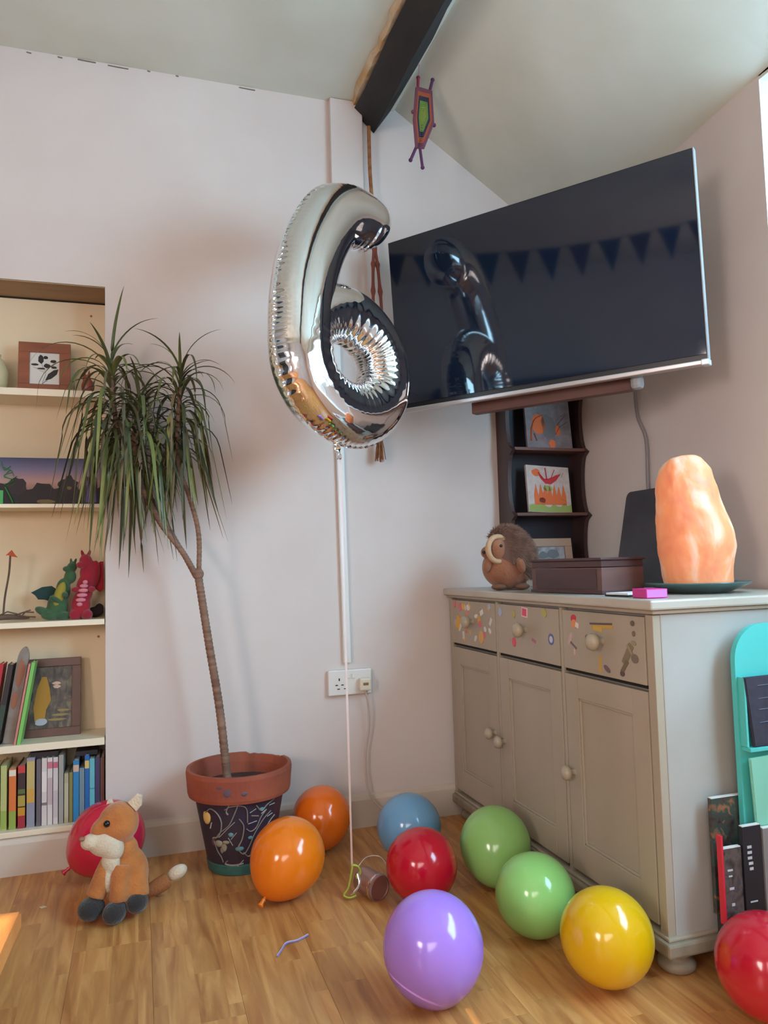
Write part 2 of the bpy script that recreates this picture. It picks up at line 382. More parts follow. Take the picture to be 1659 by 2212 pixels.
patch(o, -.0008, [[(.155, .004), (.162, .10), (.195, .098), (.198, .004)]], mat('dark_plum', (42, 28, 40), .6), 'silhouette')
patch(o, -.0016, [[(.158, .01), (.162, .085), (.19, .085), (.193, .01)]], mat('purple_print', (92, 70, 150), .5), 'tower')
patch(o, -.0014, [blobpoly(.03, .012, .03, .008, rnd=rnd), blobpoly(.105, .06, .008, .006, rnd=rnd)], mat('red_print', (110, 90, 40), .5), 'bush')
gm = mat('green_print', (70, 170, 84), .5)
marks(o, -.003, [([(-.10, .13), (-.075, .115), (-.10, .10), (-.07, .085), (-.10, .07)], .004), ([(-.10, .10), (-.08, .12), (-.07, .10)], .0035), ([(-.095, .06), (-.08, .03), (-.07, .006)], .009), ([(-.11, .05), (-.11, .005)], .009), ([(-.06, .10), (-.075, .09), (-.10, .095)], .0035), ([(-.11, .15), (-.10, .12), (-.08, .135)], .004), ([(-.065, .075), (-.08, .065), (-.10, .07)], .003)], gm, 'green_figure')

# third shelf: twig craft, two dragon toys
o = thing('twig_craft', 'twig stuck upright with a small orange cap on a bark base', 'craft', (-2.035, .07, .802))
bark = mat('bark', (112, 88, 72), .9, col2=(84, 66, 56), scale=20, bump=.003, bscale=40)
b = new(); tube(b, smooth_path([(-.09, 0, .012), (-.02, 0, .016), (.045, .01, .010)], 4), [.010, .012, .016, .016, .016, .014, .013, .011, .006], 8, .6); obj('bark_base', b, bark, o)
b = new(); tube(b, smooth_path([(-.035, 0, .01), (-.03, 0, .08), (-.018, 0, .16), (-.014, 0, .225)], 4), .0035, 6); obj('twig', b, bark, o)
b = new()
for p in (((-.0, 0, .02), (.03, 0, .03), (.06, .0, .028)), ((-.05, 0, .02), (-.02, -.01, .034), (.02, -.01, .022)), ((.01, -.01, .02), (.03, -.01, .016), (.065, 0, .012)), ((.02, 0, .015), (.035, 0, .032), (.05, 0, .036))):
    tube(b, p, .0025, 5)
obj('twiglet', b, bark, o)
b = new(); prism(b, [(-.028, .222), (-.018, .232), (-.01, .24), (-.004, .228), (.008, .215), (-.008, .218), (-.02, .224)], -.006, .006, .001); obj('cap', b, mat('orange_felt', (190, 84, 52), .9), o)
b = new(); ball(b, (-.065, 0, .035), (.018, .014, .022), sub=2); obj('cone', b, mat('pinkish_cone', (150, 84, 70), .9, bump=.004, bscale=60), o)

gf = mat('green_plush', (62, 96, 60), .95, col2=(50, 80, 52), scale=30, sheen=.3); gd = mat('dark_green_felt', (34, 62, 58), .95)
o = thing('dragon_toy', 'green soft dragon toy with yellow belly and dark wing on shelf', 'soft toy', (-1.902, .075, .802))
b = new(); ball(b, (0, 0, .045), (.034, .03, .045)); ball(b, (.018, 0, .10), (.024, .022, .04)); ball(b, (.04, 0, .145), (.02, .02, .025)); ball(b, (.046, 0, .178), (.017, .017, .017)); ball(b, (.030, -.012, .172), (.014, .012, .010)); ball(b, (.056, .0, .198), (.005, .005, .013), (0, .4, 0)); ball(b, (.042, .006, .198), (.005, .005, .012)); ball(b, (-.004, -.03, .07), (.022, .012, .010), (0, .5, 0)); ball(b, (.026, -.03, .085), (.010, .018, .010)); ball(b, (-.045, -.01, .03), (.028, .02, .014), (0, .5, 0)); ball(b, (-.02, -.02, .015), (.03, .02, .015)); ball(b, (.02, -.02, .013), (.025, .02, .014))
obj('body', b, gf, o, remesh=.003)
b = new(); prism(b, [(.0, .10), (-.02, .115), (-.05, .112), (-.085, .094), (-.07, .085), (-.062, .07), (-.04, .07), (-.02, .06)], -.004, .004, .0015); obj('wing', b, gd, o, loc=(0, .01, 0))
b = new(); ball(b, (.008, -.022, .085), (.017, .014, .045), (0, .3, 0)); obj('belly', b, mat('yellow_plush', (150, 138, 52), .95), o, smooth=True)
rf = mat('red_plush', (158, 24, 44), .95, col2=(138, 18, 38), scale=20, sheen=.3)
o = thing('dragon_toy', 'red soft dragon toy with pink ribbed belly leaning on the green one', 'soft toy', (-1.815, .06, .802))
b = new(); ball(b, (-.012, 0, .045), (.032, .028, .05)); ball(b, (.0, 0, .10), (.028, .026, .05)); ball(b, (.012, 0, .155), (.028, .026, .042)); ball(b, (.004, -.004, .195), (.022, .022, .026)); ball(b, (-.010, -.020, .184), (.016, .016, .012)); ball(b, (-.006, .0, .222), (.006, .006, .016), (0, -.3, 0)); ball(b, (.014, .004, .222), (.006, .006, .016), (0, .3, 0)); ball(b, (-.026, -.02, .10), (.016, .012, .010)); ball(b, (.026, -.028, .10), (.012, .014, .010)); ball(b, (-.028, -.015, .015), (.02, .02, .02)); ball(b, (.01, -.02, .014), (.018, .024, .018)); ball(b, (.03, .0, .15), (.02, .014, .05), (0, .15, 0))
obj('body', b, rf, o, remesh=.003)
b = new(); prism(b, [(.02, .16), (.03, .175), (.05, .195), (.062, .195), (.062, .10), (.05, .088), (.035, .10), (.025, .13)], -.004, .004, .0015); obj('wing', b, rf, o, loc=(0, .012, 0))
b = new()
for i, (x, z, w_) in enumerate(((.004, .125, .009), (.0, .112, .014), (-.002, .097, .017), (-.006, .081, .018), (-.01, .065, .017), (-.014, .050, .010))): ball(b, (x, -.028, z), (w_, .007, .0075), sub=2)
obj('belly', b, mat('pink_plush', (206, 128, 142), .95), o, smooth=True)
b = new(); ball(b, (0, 0, .018), (.03, .025, .018)); ball(b, (.015, 0, .03), (.015, .015, .018)); o = obj('soft_toy', b, mat('dark_plush', (52, 40, 46), .95), loc=(-1.785, .12, .802), remesh=.003); tag(o, 'small dark toy in the corner behind the red dragon', 'soft toy')

# fourth shelf: leaning thin books, arched pack, framed fox photo
def book(label, w_, h_, d_, c, loc, rot=(0, 0, 0), bands=(), group=None, cat='book'):
    o = thing('book', label, cat, loc, rot, group)
    m = mat('cover_%d_%d_%d' % c, c, .45)
    b = new(); t = min(.0022, w_*.2)
    box(b, -w_/2, -w_/2+t, 0, d_, 0, h_); box(b, w_/2-t, w_/2, 0, d_, 0, h_); box(b, -w_/2, w_/2, -.0012, t, 0, h_, .0006); obj('cover', b, m, o)
    b = new(); box(b, -w_/2+t, w_/2-t, t, d_-.003, .002, h_-.003); obj('pages', b, paper, o)
    for z0, z1, cc in bands:
        b = new(); box(b, -w_/2+.0004, w_/2-.0004, -.0018, -.0008, z0*h_, z1*h_); obj('spine_band', b, mat('cover_%d_%d_%d' % cc, cc, .5), o)
    return o
sh4 = .4068
book('tall red book at the far left of the leaning row', .012,   .265, .075, (176, 30, 48), (-2.10, .01, sh4), (0, radians(8), 0))
book('tall black book leaning between the red book and the grey pack', .016, .262, .075, (40, 38, 44), (-2.078, .012, sh4), (0, radians(9), 0), ((.2, .5, (48, 70, 62)),))
o = thing('toy_pack', 'arched grey clear pack with orange print leaning among thin books', 'pack', (-2.046, .03, sh4), (0, radians(9), 0))
b = new(); pts = [(-.017, 0), (.017, 0), (.017, .27)] + [(.017*cos(a), .27+.045*sin(a)) for a in [pi*i/10 for i in range(1, 10)]] + [(-.017, .27)]
prism(b, pts, 0, .03, .002); obj('pack_shell', b, mat('grey_film', (142, 138, 136), .25, col2=(120, 108, 100), scale=14), o)
patch(o, -.0003, [blobpoly(-.001, .23, .012, .045), blobpoly(-.004, .14, .009, .03)], mat('orange_brown_print', (150, 96, 74), .5), 'printed_shape')
book('thin pink-spined book leaning just left of the green one', .007, .262, .07, (196, 128, 120), (-2.023, -.003+.01, sh4), (0, radians(9.5), 0))
book('thin light green book leaning against the framed fox picture', .011, .265, .07, (122, 190, 98), (-2.012, -.002+.008, sh4), (0, radians(9.5), 0))
def foxpic(f, pic, y):
    am = mat('amber_print', (180, 128, 44), .6); y -= .0004
    patch(pic, y, [[(-.05, .05), (-.055, .10), (-.045, .16), (-.03, .20), (-.015, .20), (-.005, .16), (.0, .12), (-.015, .09), (-.02, .05)]], am, 'painted_animal')
    patch(pic, y-.0003, [blobpoly(.018, .165, .012, .006), blobpoly(.016, .177, .014, .005)], mat('pink_print', (206, 168, 150), .6), 'painted_ear')
    patch(pic, y-.0003, [blobpoly(-.03, .05, .02, .012), ], mat('white_print', (178, 180, 190), .6), 'painted_flower')
    patch(pic, y-.0002, [blobpoly(.03, .07, .025, .004), blobpoly(.04, .085, .02, .004), blobpoly(.02, .055, .03, .004)], mat('straw_print', (140, 120, 72), .6), 'painted_grass')
frame('picture_frame', 'dark brown frame holding a golden animal picture on the fourth shelf', 'picture', .19, .262, .016, .028, brownwood, ramp_mat('autumn_print', [(.3, (52, 48, 52)), (.5, (84, 74, 66)), (.7, (120, 108, 92))], 60, .5, (1, 1, .5)), (-1.925, .09, sh4), (radians(-7), 0, 0), foxpic)

# bottom shelf books
z0 = .1365
B_ = [  # x centre, width, height, colour, bands, label
 (-2.082, .020, .200, (196, 182, 120), (), 'cream book at the left end of the bottom shelf'),
 (-2.056, .018, .205, (178, 184, 122), ((.02, .3, (150, 170, 84)),), 'pale yellow-green book second from left on bottom shelf'),
 (-2.030, .021, .192, (214, 116, 62), ((.88, .98, (224, 216, 200)), (.0, .3, (142, 164, 74))), 'orange-spined book with white top and green foot'),
 (-2.003, .022, .200, (62, 44, 48), ((.88, 1, (190, 62, 66)), (.55, .62, (90, 110, 60)), (.2, .33, (196, 140, 40)), (.0, .2, (158, 44, 58)), (.35, .52, (170, 150, 70))), 'dark book with red top band and yellow marks'),
 (-1.976, .024, .222, (142, 142, 158), ((.55, .95, (190, 170, 110)), (.35, .55, (204, 156, 74))), 'grey-lilac book with an orange flame pattern on its spine'),
 (-1.952, .014, .214, (102, 94, 104), (), 'thin dark grey book between the flame spine and white set'),
 (-1.935, .016, .216, (206, 196, 196), ((.3, .34, (120, 110, 112)), (.5, .8, (222, 212, 212))), 'white spined paperback leftmost of the three white ones'),
 (-1.918, .015, .216, (210, 200, 200), ((.84, .94, (196, 110, 130)), (.3, .7, (186, 166, 172))), 'white spined paperback in the middle of the three white ones'),
 (-1.901, .015, .216, (204, 194, 196), ((.84, .93, (190, 96, 120)), (.1, .5, (190, 178, 182))), 'white spined paperback rightmost of the three white ones'),
 (-1.884, .014, .222, (156, 152, 148), (), 'grey slim book right of the three white paperbacks'),
 (-1.868, .013, .160, (168, 162, 132), ((.1, .8, (180, 174, 150)),), 'short beige paperback beside the grey slim book'),
 (-1.854, .011, .162, (132, 124, 74), (), 'short olive book just left of the bright blue one'),
 (-1.838, .018, .198, (40, 124, 178), ((.82, .93, (200, 170, 150)),), 'bright blue book with a pale oval near the top'),
 (-1.820, .015, .172, (112, 134, 146), (), 'short blue-grey book between the two bright blue ones'),
 (-1.804, .014, .212, (34, 98, 166), ((.80, .92, (206, 182, 110)),), 'deep blue book with a yellow panel near the top'),
 (-1.788, .016, .200, (96, 172, 186), ((.5, .52, (60, 130, 150)),), 'light turquoise book right of the deep blue one'),
 (-1.771, .015, .202, (66, 60, 92), (), 'dark purple book second from right on bottom shelf'),
 (-1.756, .012, .200, (104, 70, 62), (), 'brown book at the right end of the bottom shelf')]
for x, w_, h_, c, bd, lb in B_:
    book(lb, w_, h_, .125, c, (x, .018, z0), (0, 0, 0), bd, 'books on the bottom shelf')
book('dark book lying flat on top of the white paperbacks', .02, .085, .11, (46, 42, 50), (-1.895, .04, z0+.2225), (0, radians(-90), 0))
book('black book lying flat on the blue books at the right', .016, .07, .10, (36, 36, 46), (-1.772, .05, z0+.213), (0, radians(-90), 0))

# ------------------------------------------------------------------ potted plant
pl = thing('potted_plant', 'tall dragon plant with three leafy heads in a painted terracotta pot', 'plant', (-1.325, -.185, 0))
pr = [(.0, .004), (.098, 0), (.102, .01), (.142, .235), (.1425, .24)]
H_ = .318; LZ = .245
b = new(); lathe(b, [(0, 0), (.098, 0), (.1005, .006), (.146, LZ), (.138, LZ), (.10, .02), (0, .02)], 64); pot = obj('pot', b, mat('plum_pot_paint', (58, 44, 54), .5, col2=(48, 40, 60), scale=9), pl, smooth=False)
b = new(); rnd = random.Random(5); seg = 72; rings = []
for r, z in [(.147, LZ-.012), (.163, LZ-.010), (.166, LZ), (.171, H_-.012), (.169, H_), (.158, H_), (.152, H_-.03), (.149, LZ-.01)]:
    ring = []
    for i in range(seg):
        a = 2*pi*i/seg; zz = z
        if z >= H_-.02 and 0.35 < a < 1.25: zz -= .006*abs(sin(a*17))+.002
        ring.append(b.verts.new((r*cos(a), r*sin(a), zz)))
    rings.append(ring)
for A_, C_ in zip(rings[:-1], rings[1:]):
    for i in range(seg): b.faces.new((A_[i], A_[(i+1) % seg], C_[(i+1) % seg], C_[i]))
obj('pot_rim', b, terracotta, pl)
b = new(); lathe(b, [(0, .255), (.1485, .253)], 48); obj('soil', b, mat('dry_soil', (76, 50, 44), .95, col2=(60, 40, 36), scale=30, bump=.006, bscale=50), pl)
b = new(); lathe(b, [(.1005, .0005), (.103, .003), (.1075, .030), (.1068, .035)], 64); obj('teal_base_band', b, mat('teal_pot_paint', (58, 112, 108), .5, col2=(46, 92, 92), scale=16), pot)
def onpot(a, z, off=.001):  # a: degrees from the direction facing the camera, + right
    r = .0995+(.146-.0995)*z/LZ + off; th = radians(-98.0+a)  # camera side
    return (r*cos(th), r*sin(th), z)
def potline(paths, m, name, r=.0022, par=None):
    b = new()
    for pts in paths: tube(b, smooth_path([onpot(a, z) for a, z in pts], 6), r, 6, .5)
    return obj(name, b, m, par or pot)
vine = mat('pale_vine_paint', (150, 140, 132), .6); pale = mat('pale_line_paint', (196, 196, 190), .6); tealp = mat('teal_dab_paint', (92, 140, 146), .6)
potline([[(-48, .20), (-38, .215), (-28, .20), (-24, .17), (-30, .13), (-42, .12)], [(-18, .215), (-10, .225), (4, .225), (10, .21), (11, .17)],
         [(0, .235), (-6, .20), (-14, .165), (-28, .14), (-36, .12)], [(0, .185), (6, .16), (4, .12), (-2, .09), (6, .07), (14, .09), (22, .13), (34, .17), (46, .19)],
         [(10, .15), (16, .14), (24, .15), (30, .18), (38, .20)], [(22, .22), (30, .20), (38, .215), (50, .225)], [(-40, .11), (-36, .08), (-30, .06), (-28, .045)], [(-20, .05), (-24, .04), (-10, .036), (6, .04)],
         [(6, .075), (14, .06), (22, .075), (30, .10)], [(16, .19), (26, .185)], [(40, .14), (48, .16), (56, .17)], [(-12, .23), (-16, .21), (-14, .20)]], vine, 'painted_vine', .0033)
potline([[(-30, .125), (-18, .15), (-6, .175)], [(-44, .15), (-40, .17)], [(6, .05), (-4, .032)], [(14, .20), (22, .21)], [(12, .165), (24, .17)], [(-12, .12), (-4, .14)], [(30, .19), (38, .20)], [(-22, .235), (-10, .232)], [(42, .21), (52, .21)], [(-16, .125), (-10, .10)], [(40, .175), (50, .18)]], pale, 'painted_line', .0019)
def potdab(dabs, m, name):
    b = new()
    for a, z, rx, rz in dabs:
        x, y, zz = onpot(a, z, -.0005); th = radians(-98+a)
        ball(b, (x, y, zz), (max(.0025, rx*.3), rx, rz), (0, 0, th), 2)
    return obj(name, b, m, pot, smooth=True)
potdab([(-48, .186, .018, .024)], mat('yellow_dab_paint', (218, 178, 104), .6), 'painted_moon')
potdab([(-12, .135, .009, .008), (0, .088, .014, .008), (16, .12, .008, .006), (30, .205, .010, .006)], tealp, 'painted_leaf')
potdab([(-32, .105, .014, .012), (-24, .095, .010, .016), (-20, .11, .012, .006), (-28, .085, .006, .012)], mat('straw_dab_paint', (146, 138, 116), .6), 'painted_flower')
potdab([(-42, .11, .007, .014)], mat('mauve_dab_paint', (112, 72, 84), .6), 'painted_petal')
b = new()
for a, z, rx, rz in ((-20, .29, .018, .008), (-12, .275, .014, .016), (6, .268, .01, .008), (-6, .295, .012, .006)):
    th = radians(-98+a); ball(b, (.167*cos(th), .167*sin(th), z), (.003, rx, rz), (0, 0, th), 2)
obj('blue_smudge', b, mat('slate_blue_smudge', (92, 74, 86), .6), pot)

OX, OY = -1.325, -.185
def L_(x, z, y=-.17): return Vector((x-OX, y-OY, z))
barkm = mat('ringed_trunk', (150, 116, 96), .85, col2=(112, 82, 68), scale=30, stretch=(.3, .3, 2.4), bump=.002, bscale=60)
def ringtube(pts, r0, r1, name, n=10):
    P = smooth_path(pts, n); Q = []; R_ = []
    for i in range(len(P)-1):
        for k in range(2): Q.append(P[i].lerp(P[i+1], k/2)); R_.append(0)
    Q.append(P[-1]); R_.append(0); N_ = len(Q)
    R_ = [(r0+(r1-r0)*i/(N_-1))*(1.0+(.09 if i % 2 else -.05)) for i in range(N_)]
    b = new(); tube(b, Q, R_, 12); return obj(name, b, barkm, pl, smooth=True)
ringtube([L_(-1.362, .268), L_(-1.385, .50), L_(-1.418, .72), L_(-1.448, .93)], .0135, .0125, 'trunk', 16)
b = new(); ball(b, L_(-1.450, .945), (.019, .016, .02)); obj('trunk_fork', b, barkm, pl, smooth=True)
ringtube([L_(-1.455, .94), L_(-1.50, 1.02), L_(-1.567, 1.115), L_(-1.62, 1.22), L_(-1.648, 1.324, -.18), L_(-1.652, 1.36, -.18)], .009, .0105, 'branch')
ringtube([L_(-1.460, .94, -.165), L_(-1.515, 1.05, -.15), L_(-1.575, 1.16, -.14), L_(-1.65, 1.30, -.13), L_(-1.70, 1.42, -.14), L_(-1.722, 1.60, -.15)], .0075, .008, 'branch')
ringtube([L_(-1.447, .94), L_(-1.447, 1.08), L_(-1.475, 1.20), L_(-1.507, 1.30), L_(-1.512, 1.42), L_(-1.503, 1.57)], .008, .007, 'branch')
leafm = [mat('leaf_green_%s' % n, c, .42, col2=c2, scale=9, stretch=(1, 1, .4), lo=.4, hi=.62) for n, c, c2 in (('dark', (56, 64, 42), (74, 82, 50)), ('mid', (78, 88, 52), (96, 104, 60)), ('light', (106, 116, 62), (140, 142, 84)), ('dull', (92, 88, 64), (122, 108, 78)))]
def leaf(start, az, el, Ln, droop, wd, m, rnd):
    n = 13; emin = -rnd.uniform(1.22, 1.5); p = Vector(start); e = el; pts = []; ds = Ln/n; az0 = az
    for i in range(n+1):
        pts.append(p.copy()); e = el - droop*(i/n)**1.0; e = max(e, emin); az0 += rnd.uniform(-.03, .03)
        d = Vector((cos(e)*cos(az0), cos(e)*sin(az0), sin(e))); p = p + d*ds
        lim = -.02-OY
        if p.y > lim: p.y = lim - rnd.random()*.01
    b = new(); rows = []
    for i, q in enumerate(pts):
        t = (pts[min(i+1, n)]-pts[max(i-1, 0)]).normalized(); s = t.cross(Vector((0, 0, 1)))
        if s.length < .2: s = Vector((-sin(az), cos(az), 0))
        s.normalize(); up = s.cross(t); f = i/n
        ww = wd*min(1, .45+f*3.2)*(1-f**3.2)*.5 + .0004
        rows.append([b.verts.new(q+s*ww+up*ww*.35), b.verts.new(q), b.verts.new(q-s*ww+up*ww*.35)])
    for A_, C_ in zip(rows[:-1], rows[1:]):
        for k in range(2): b.faces.new((A_[k], A_[k+1], C_[k+1], C_[k]))
    me = bpy.data.meshes.new('leaf'); b.to_mesh(me); b.free(); me.materials.append(m); me.polygons.foreach_set('use_smooth', [True]*len(me.polygons))
    o = bpy.data.objects.new('leaf', me); COL.objects.link(o); o.parent = pl
rnd = random.Random(21)
def head(top, bot, n, Lmin, Lmax, dens=1.0):
    for i in range(n):
        f = (i+.5)/n; s = top.lerp(bot, f**.9) + Vector((rnd.uniform(-.006, .006),)*3)
        az = i*2.39996 + rnd.uniform(-.3, .3)
        el = 1.35 - 1.1*f + rnd.uniform(-.2, .2); Ln = rnd.uniform(Lmin, Lmax)*(.62 if f < .12 else (.85 if f < .3 else 1))
        droop = (.7+1.2*rnd.random()) if f < .08 else (2.7+1.3*f+rnd.uniform(-.6, .8))
        if f > .3: el -= .4; droop += .9
        m = leafm[rnd.choice((0, 0, 1, 1, 1, 2, 3))] if f < .6 else leafm[rnd.choice((0, 1, 1, 2, 2, 3, 3))]
        leaf(s, az, el, Ln, droop, rnd.uniform(.008, .0135), m, rnd)
head(L_(-1.722, 1.64, -.15), L_(-1.712, 1.36, -.14), 96, .26, .44)
head(L_(-1.630, 1.51, -.18), L_(-1.650, 1.28, -.18), 88, .24, .44)
head(L_(-1.501, 1.61), L_(-1.510, 1.34), 88, .22, .40)
ringtube([L_(-1.630, 1.51, -.18), L_(-1.64, 1.46, -.18), L_(-1.652, 1.35, -.18)], .006, .0105, 'branch', 5)

# ------------------------------------------------------------------ foil number balloon
foil = mat('silver_foil', (236, 236, 238), .035, 1.0, bump=.0012, bscale=9)
nb = thing('number_balloon', 'large silver foil balloon shaped like a 6 floating before the television', 'balloon', (-1.047, -.545, 1.735), (radians(-3), radians(4), radians(31)))
HH = .83; RR = .190*HH; cz = -.190*HH
ctrl = [(.240, .378), (.195, .405), (.130, .420), (.045, .408), (-.04, .352), (-.107, .252), (-.157, .13), (-.184, .01), (-.191, -.09)]
path = [Vector((x*HH, 0, z*HH)) for x, z in ctrl]
path += [Vector((.028*HH-RR*1.15*cos(a), 0, cz - RR*sin(a))) for a in [2*pi*i/16 for i in range(0, 17)]]
path += [Vector((.028*HH-RR*1.13, 0, cz+.035))]
P = smooth_path(path, 30)
# resample evenly
def resample(P, n):
    d = [0]
    for a, c in zip(P[:-1], P[1:]): d.append(d[-1]+(c-a).length)
    out = []; j = 0
    for i in range(n):
        t = d[-1]*i/(n-1)
        while j < len(P)-2 and d[j+1] < t: j += 1
        u = (t-d[j])/max(1e-9, d[j+1]-d[j]); out.append(P[j].lerp(P[j+1], u))
    return out, d[-1]
NP = 900; P, LEN = resample(P, NP); S = 72; rt = .119*HH
b = new(); rings = []; seam_o = []; rnd = random.Random(9)
ph = [rnd.uniform(0, 6.28) for _ in range(8)]
for i, p in enumerate(P):
    t = (P[min(i+1, NP-1)]-P[max(i-1, 0)]).normalized(); nrm = Vector((-t.z, 0, t.x))   # in-plane; path runs counter-clockwise so flip to point outwards
    s = LEN*i/(NP-1); u = s/LEN; ra = rt*(1.0+.05*sin(u*5))
    end = min(s/.07, 1); ra *= sqrt(max(0.0, 1-(1-end)**2))*.999+.001
    ring = []
    # wrinkle phase: irregular pleats
    w1 = abs(sin(s*pi/.016+1.4*sin(s*23+ph[0])))**2*(.6+.4*sin(s*41)); w2 = abs(sin(s*pi/.030+2.2*sin(s*17+ph[1])))**2.2*(.65+.35*sin(s*37+ph[2]))
    for k in range(S):
        a = 2*pi*k/S; out = cos(a); y = sin(a)     # out>0 : outside of the curl
        fo = exp(-((1-out)/.07)) ; fi = exp(-((1+out)/.30))
        ring_ = max(0, min(1, (u-.36)/.04)) + max(0, 1-u/.10)*.6
        rr = ra*(1 - .045*fo*w1 - .15*fi*w2*ring_)
        sq = .82
        ring.append(b.verts.new(p - nrm*out*rr*1.0 + Vector((0, y*rr*sq, 0))))
    rings.append(ring)
for A_, C_ in zip(rings[:-1], rings[1:]):
    for k in range(S): b.faces.new((A_[k], A_[(k+1) % S], C_[(k+1) % S], C_[k]))
b.faces.new(rings[0]); b.faces.new(rings[-1])
obj('foil_body', b, foil, nb, smooth=True)
b = new(); prev = None
for i in range(0, NP-20, 2):
    p = P[i]; t = (P[min(i+1, NP-1)]-P[max(i-1, 0)]).normalized(); nrm = Vector((-t.z, 0, t.x)); s = LEN*i/(NP-1); ra = rt*(1.0+.05*sin(s/LEN*5)); end = min(s/.07, 1); ra *= sqrt(max(0.0, 1-(1-end)**2))*.999+.001
    wv = .0010*sin(s*2*pi/.019+1.1*sin(s*23)); q0 = p - nrm*(ra*.965); q1 = p - nrm*(ra*1.0+.004) + Vector((0, wv, 0))
    row = [b.verts.new(q0), b.verts.new(q1)]
    if prev: b.faces.new((prev[0], prev[1], row[1], row[0]))
    prev = row
obj('seam', b, foil, nb)
b = new(); q = Vector((-.02, 0, cz-RR-rt))
rows = []
for i in range(9):
    z = q.z+.008-.007*i; wv = .004*sin(i*1.7); hw = .012 if i < 6 else .009
    rows.append([b.verts.new((q.x-hw+.002*i, wv, z)), b.verts.new((q.x+.002*i, -wv*1.5, z)), b.verts.new((q.x+hw+.002*i, wv, z))])
for A_, C_ in zip(rows[:-1], rows[1:]):
    for k in range(2): b.faces.new((A_[k], A_[k+1], C_[k+1], C_[k]))
obj('valve_tail', b, foil, nb)
# ribbon and weight
ribm = mat('pale_ribbon', (216, 196, 192), .35)
b = new()
top, bot = Vector((-1.057, -.557, 1.292)), Vector((-1.050, -.560, .085)); rows = []
for i in range(41):
    t = i/40; p = top.lerp(bot, t); a = CZ + .5*sin(t*5); d = Vector((cos(a), sin(a), 0))*.0033
    rows.append([b.verts.new(p-d), b.verts.new(p+d)])
for A_, C_ in zip(rows[:-1], rows[1:]): b.faces.new((A_[0], A_[1], C_[1], C_[0]))
obj('ribbon', b, ribm, nb).matrix_parent_inverse = Matrix.LocRotScale(nb.location, nb.rotation_euler, None).inverted()
wt = thing('balloon_weight', 'shiny pinkish tin lying on floor with lime tag, tied to silver balloon', 'weight', (-1.005, -.575, 0), (0, 0, CZ))
axis = Vector((.62, -.75, -.06)).normalized(); c0 = Vector((-.02, .03, .040))
tinm = mat('pink_tin', (176, 138, 134), .3, .55, col2=(158, 118, 116), scale=6)
b = new(); lathe(b, [(0, 0), (.030, 0), (.035, .003), (.036, .006), (.036, .072), (.0375, .076), (.036, .082), (.032, .083), (.031, .080), (0, .079)], 40, c0, axis); obj('tin', b, tinm, wt, smooth=False)
b = new(); lathe(b, [(.0368, .066), (.0382, .070), (.0382, .074), (.0368, .078)], 40, c0, axis); obj('tin_rim', b, mat('bright_tin', (220, 210, 204), .12, 1.0), wt)
limem = mat('lime_plastic', (190, 206, 84), .4)
b = new(); tube(b, smooth_path([(-.045, -.01, .095), (-.052, -.01, .06), (-.060, -.012, .03), (-.072, -.014, .012), (-.055, -.02, .006), (-.035, -.02, .012)], 5), .008, 8, .35)
tube(b, smooth_path([(-.045, -.01, .095), (-.03, -.005, .088), (-.024, 0, .07), (-.036, 0, .055)], 5), .007, 8, .35); obj('lime_tag', b, limem, wt)
b = new(); tube(b, smooth_path([(-.03, 0, .085), (-.005, .02, .104), (.035, .02, .104), (.06, .0, .075)], 6), .0012, 6); obj('wire_loop', b, mat('clear_wire', (190, 176, 160), .2), wt)
b = new(); tube(b, smooth_path([(-.03, -.01, .07), (-.025, -.02, .045), (-.04, -.025, .025), (-.05, -.02, .014)], 5), .004, 6, .3); obj('silver_ribbon', b, mat('silver_ribbon', (216, 214, 212), .2, .8), wt)

# ------------------------------------------------------------------ latex balloons
def balloon(label, c, rad, axis, col, knot=True, long=1.08, dim=0.0):
    o = thing('balloon', label, 'balloon', (c[0], c[1], c[2]), (0, 0, 0), 'balloons on the floor')
    ax = Vector(axis).normalized(); m = mat('latex_%d_%d_%d' % col, col, .15, sss=.12, spec=.5, coat=.2)
    prof = []; n = 30
    for i in range(n+1):
        a = pi*i/n; z = cos(a); r = sin(a)
        if z < 0: z *= 1.0+.10*(-z); r *= (1-.10*(-z)**2)
        prof.append((rad*r if 0 < i < n else 0, -rad*long*z*1.0))
    prof = [(r, -z) for r, z in prof]       # knot end at -z*1.1
    b = new(); lathe(b, prof, 48, (0, 0, 0), -ax); obj('skin', b, m, o, smooth=True)
    if knot:
        z1 = rad*long*1.10; b = new()
        lathe(b, [(.010, -z1+.012), (.0045, -z1+.001), (.004, -z1-.004), (.0065, -z1-.008), (.0045, -z1-.012), (.007, -z1-.020), (.0095, -z1-.026), (.007, -z1-.026), (0, -z1-.018)], 16, (0, 0, 0), -ax)
        obj('knot', b, m, o, smooth=True)
    return o
# axis points from the centre to the knot
Rv, Uv, Fv = _R, _U, _F
def ax(r, u, f): return Rv*r + Uv*u + Fv*f
OR, GR, RD = (236, 122, 20), (150, 202, 116), (196, 18, 44)
balloon('orange balloon in front, beside the painted pot, knot at lower left', (-1.227, -.497, .116), .108, ax(-.42, -.6, -.68), OR, long=1.05)
balloon('darker orange balloon behind, against the back wall right of pot', (-1.045, -.155, .105), .100, ax(.1, -.6, -.75), (228, 104, 22), long=1.03)
balloon('sky blue balloon behind the red one near the back wall', (-.805, -.372, .108), .104, ax(.1, -.7, .6), (116, 166, 206), long=1.04)
balloon('red balloon between the blue balloon and the purple balloon', (-.874, -.668, .104), .1015, ax(.2, -.5, .8), RD, long=1.02)
balloon('big purple balloon nearest the camera at bottom centre', (-1.026, -1.14, .119), .1105, ax(.1, -1, .15), (172, 130, 228), long=1.06)
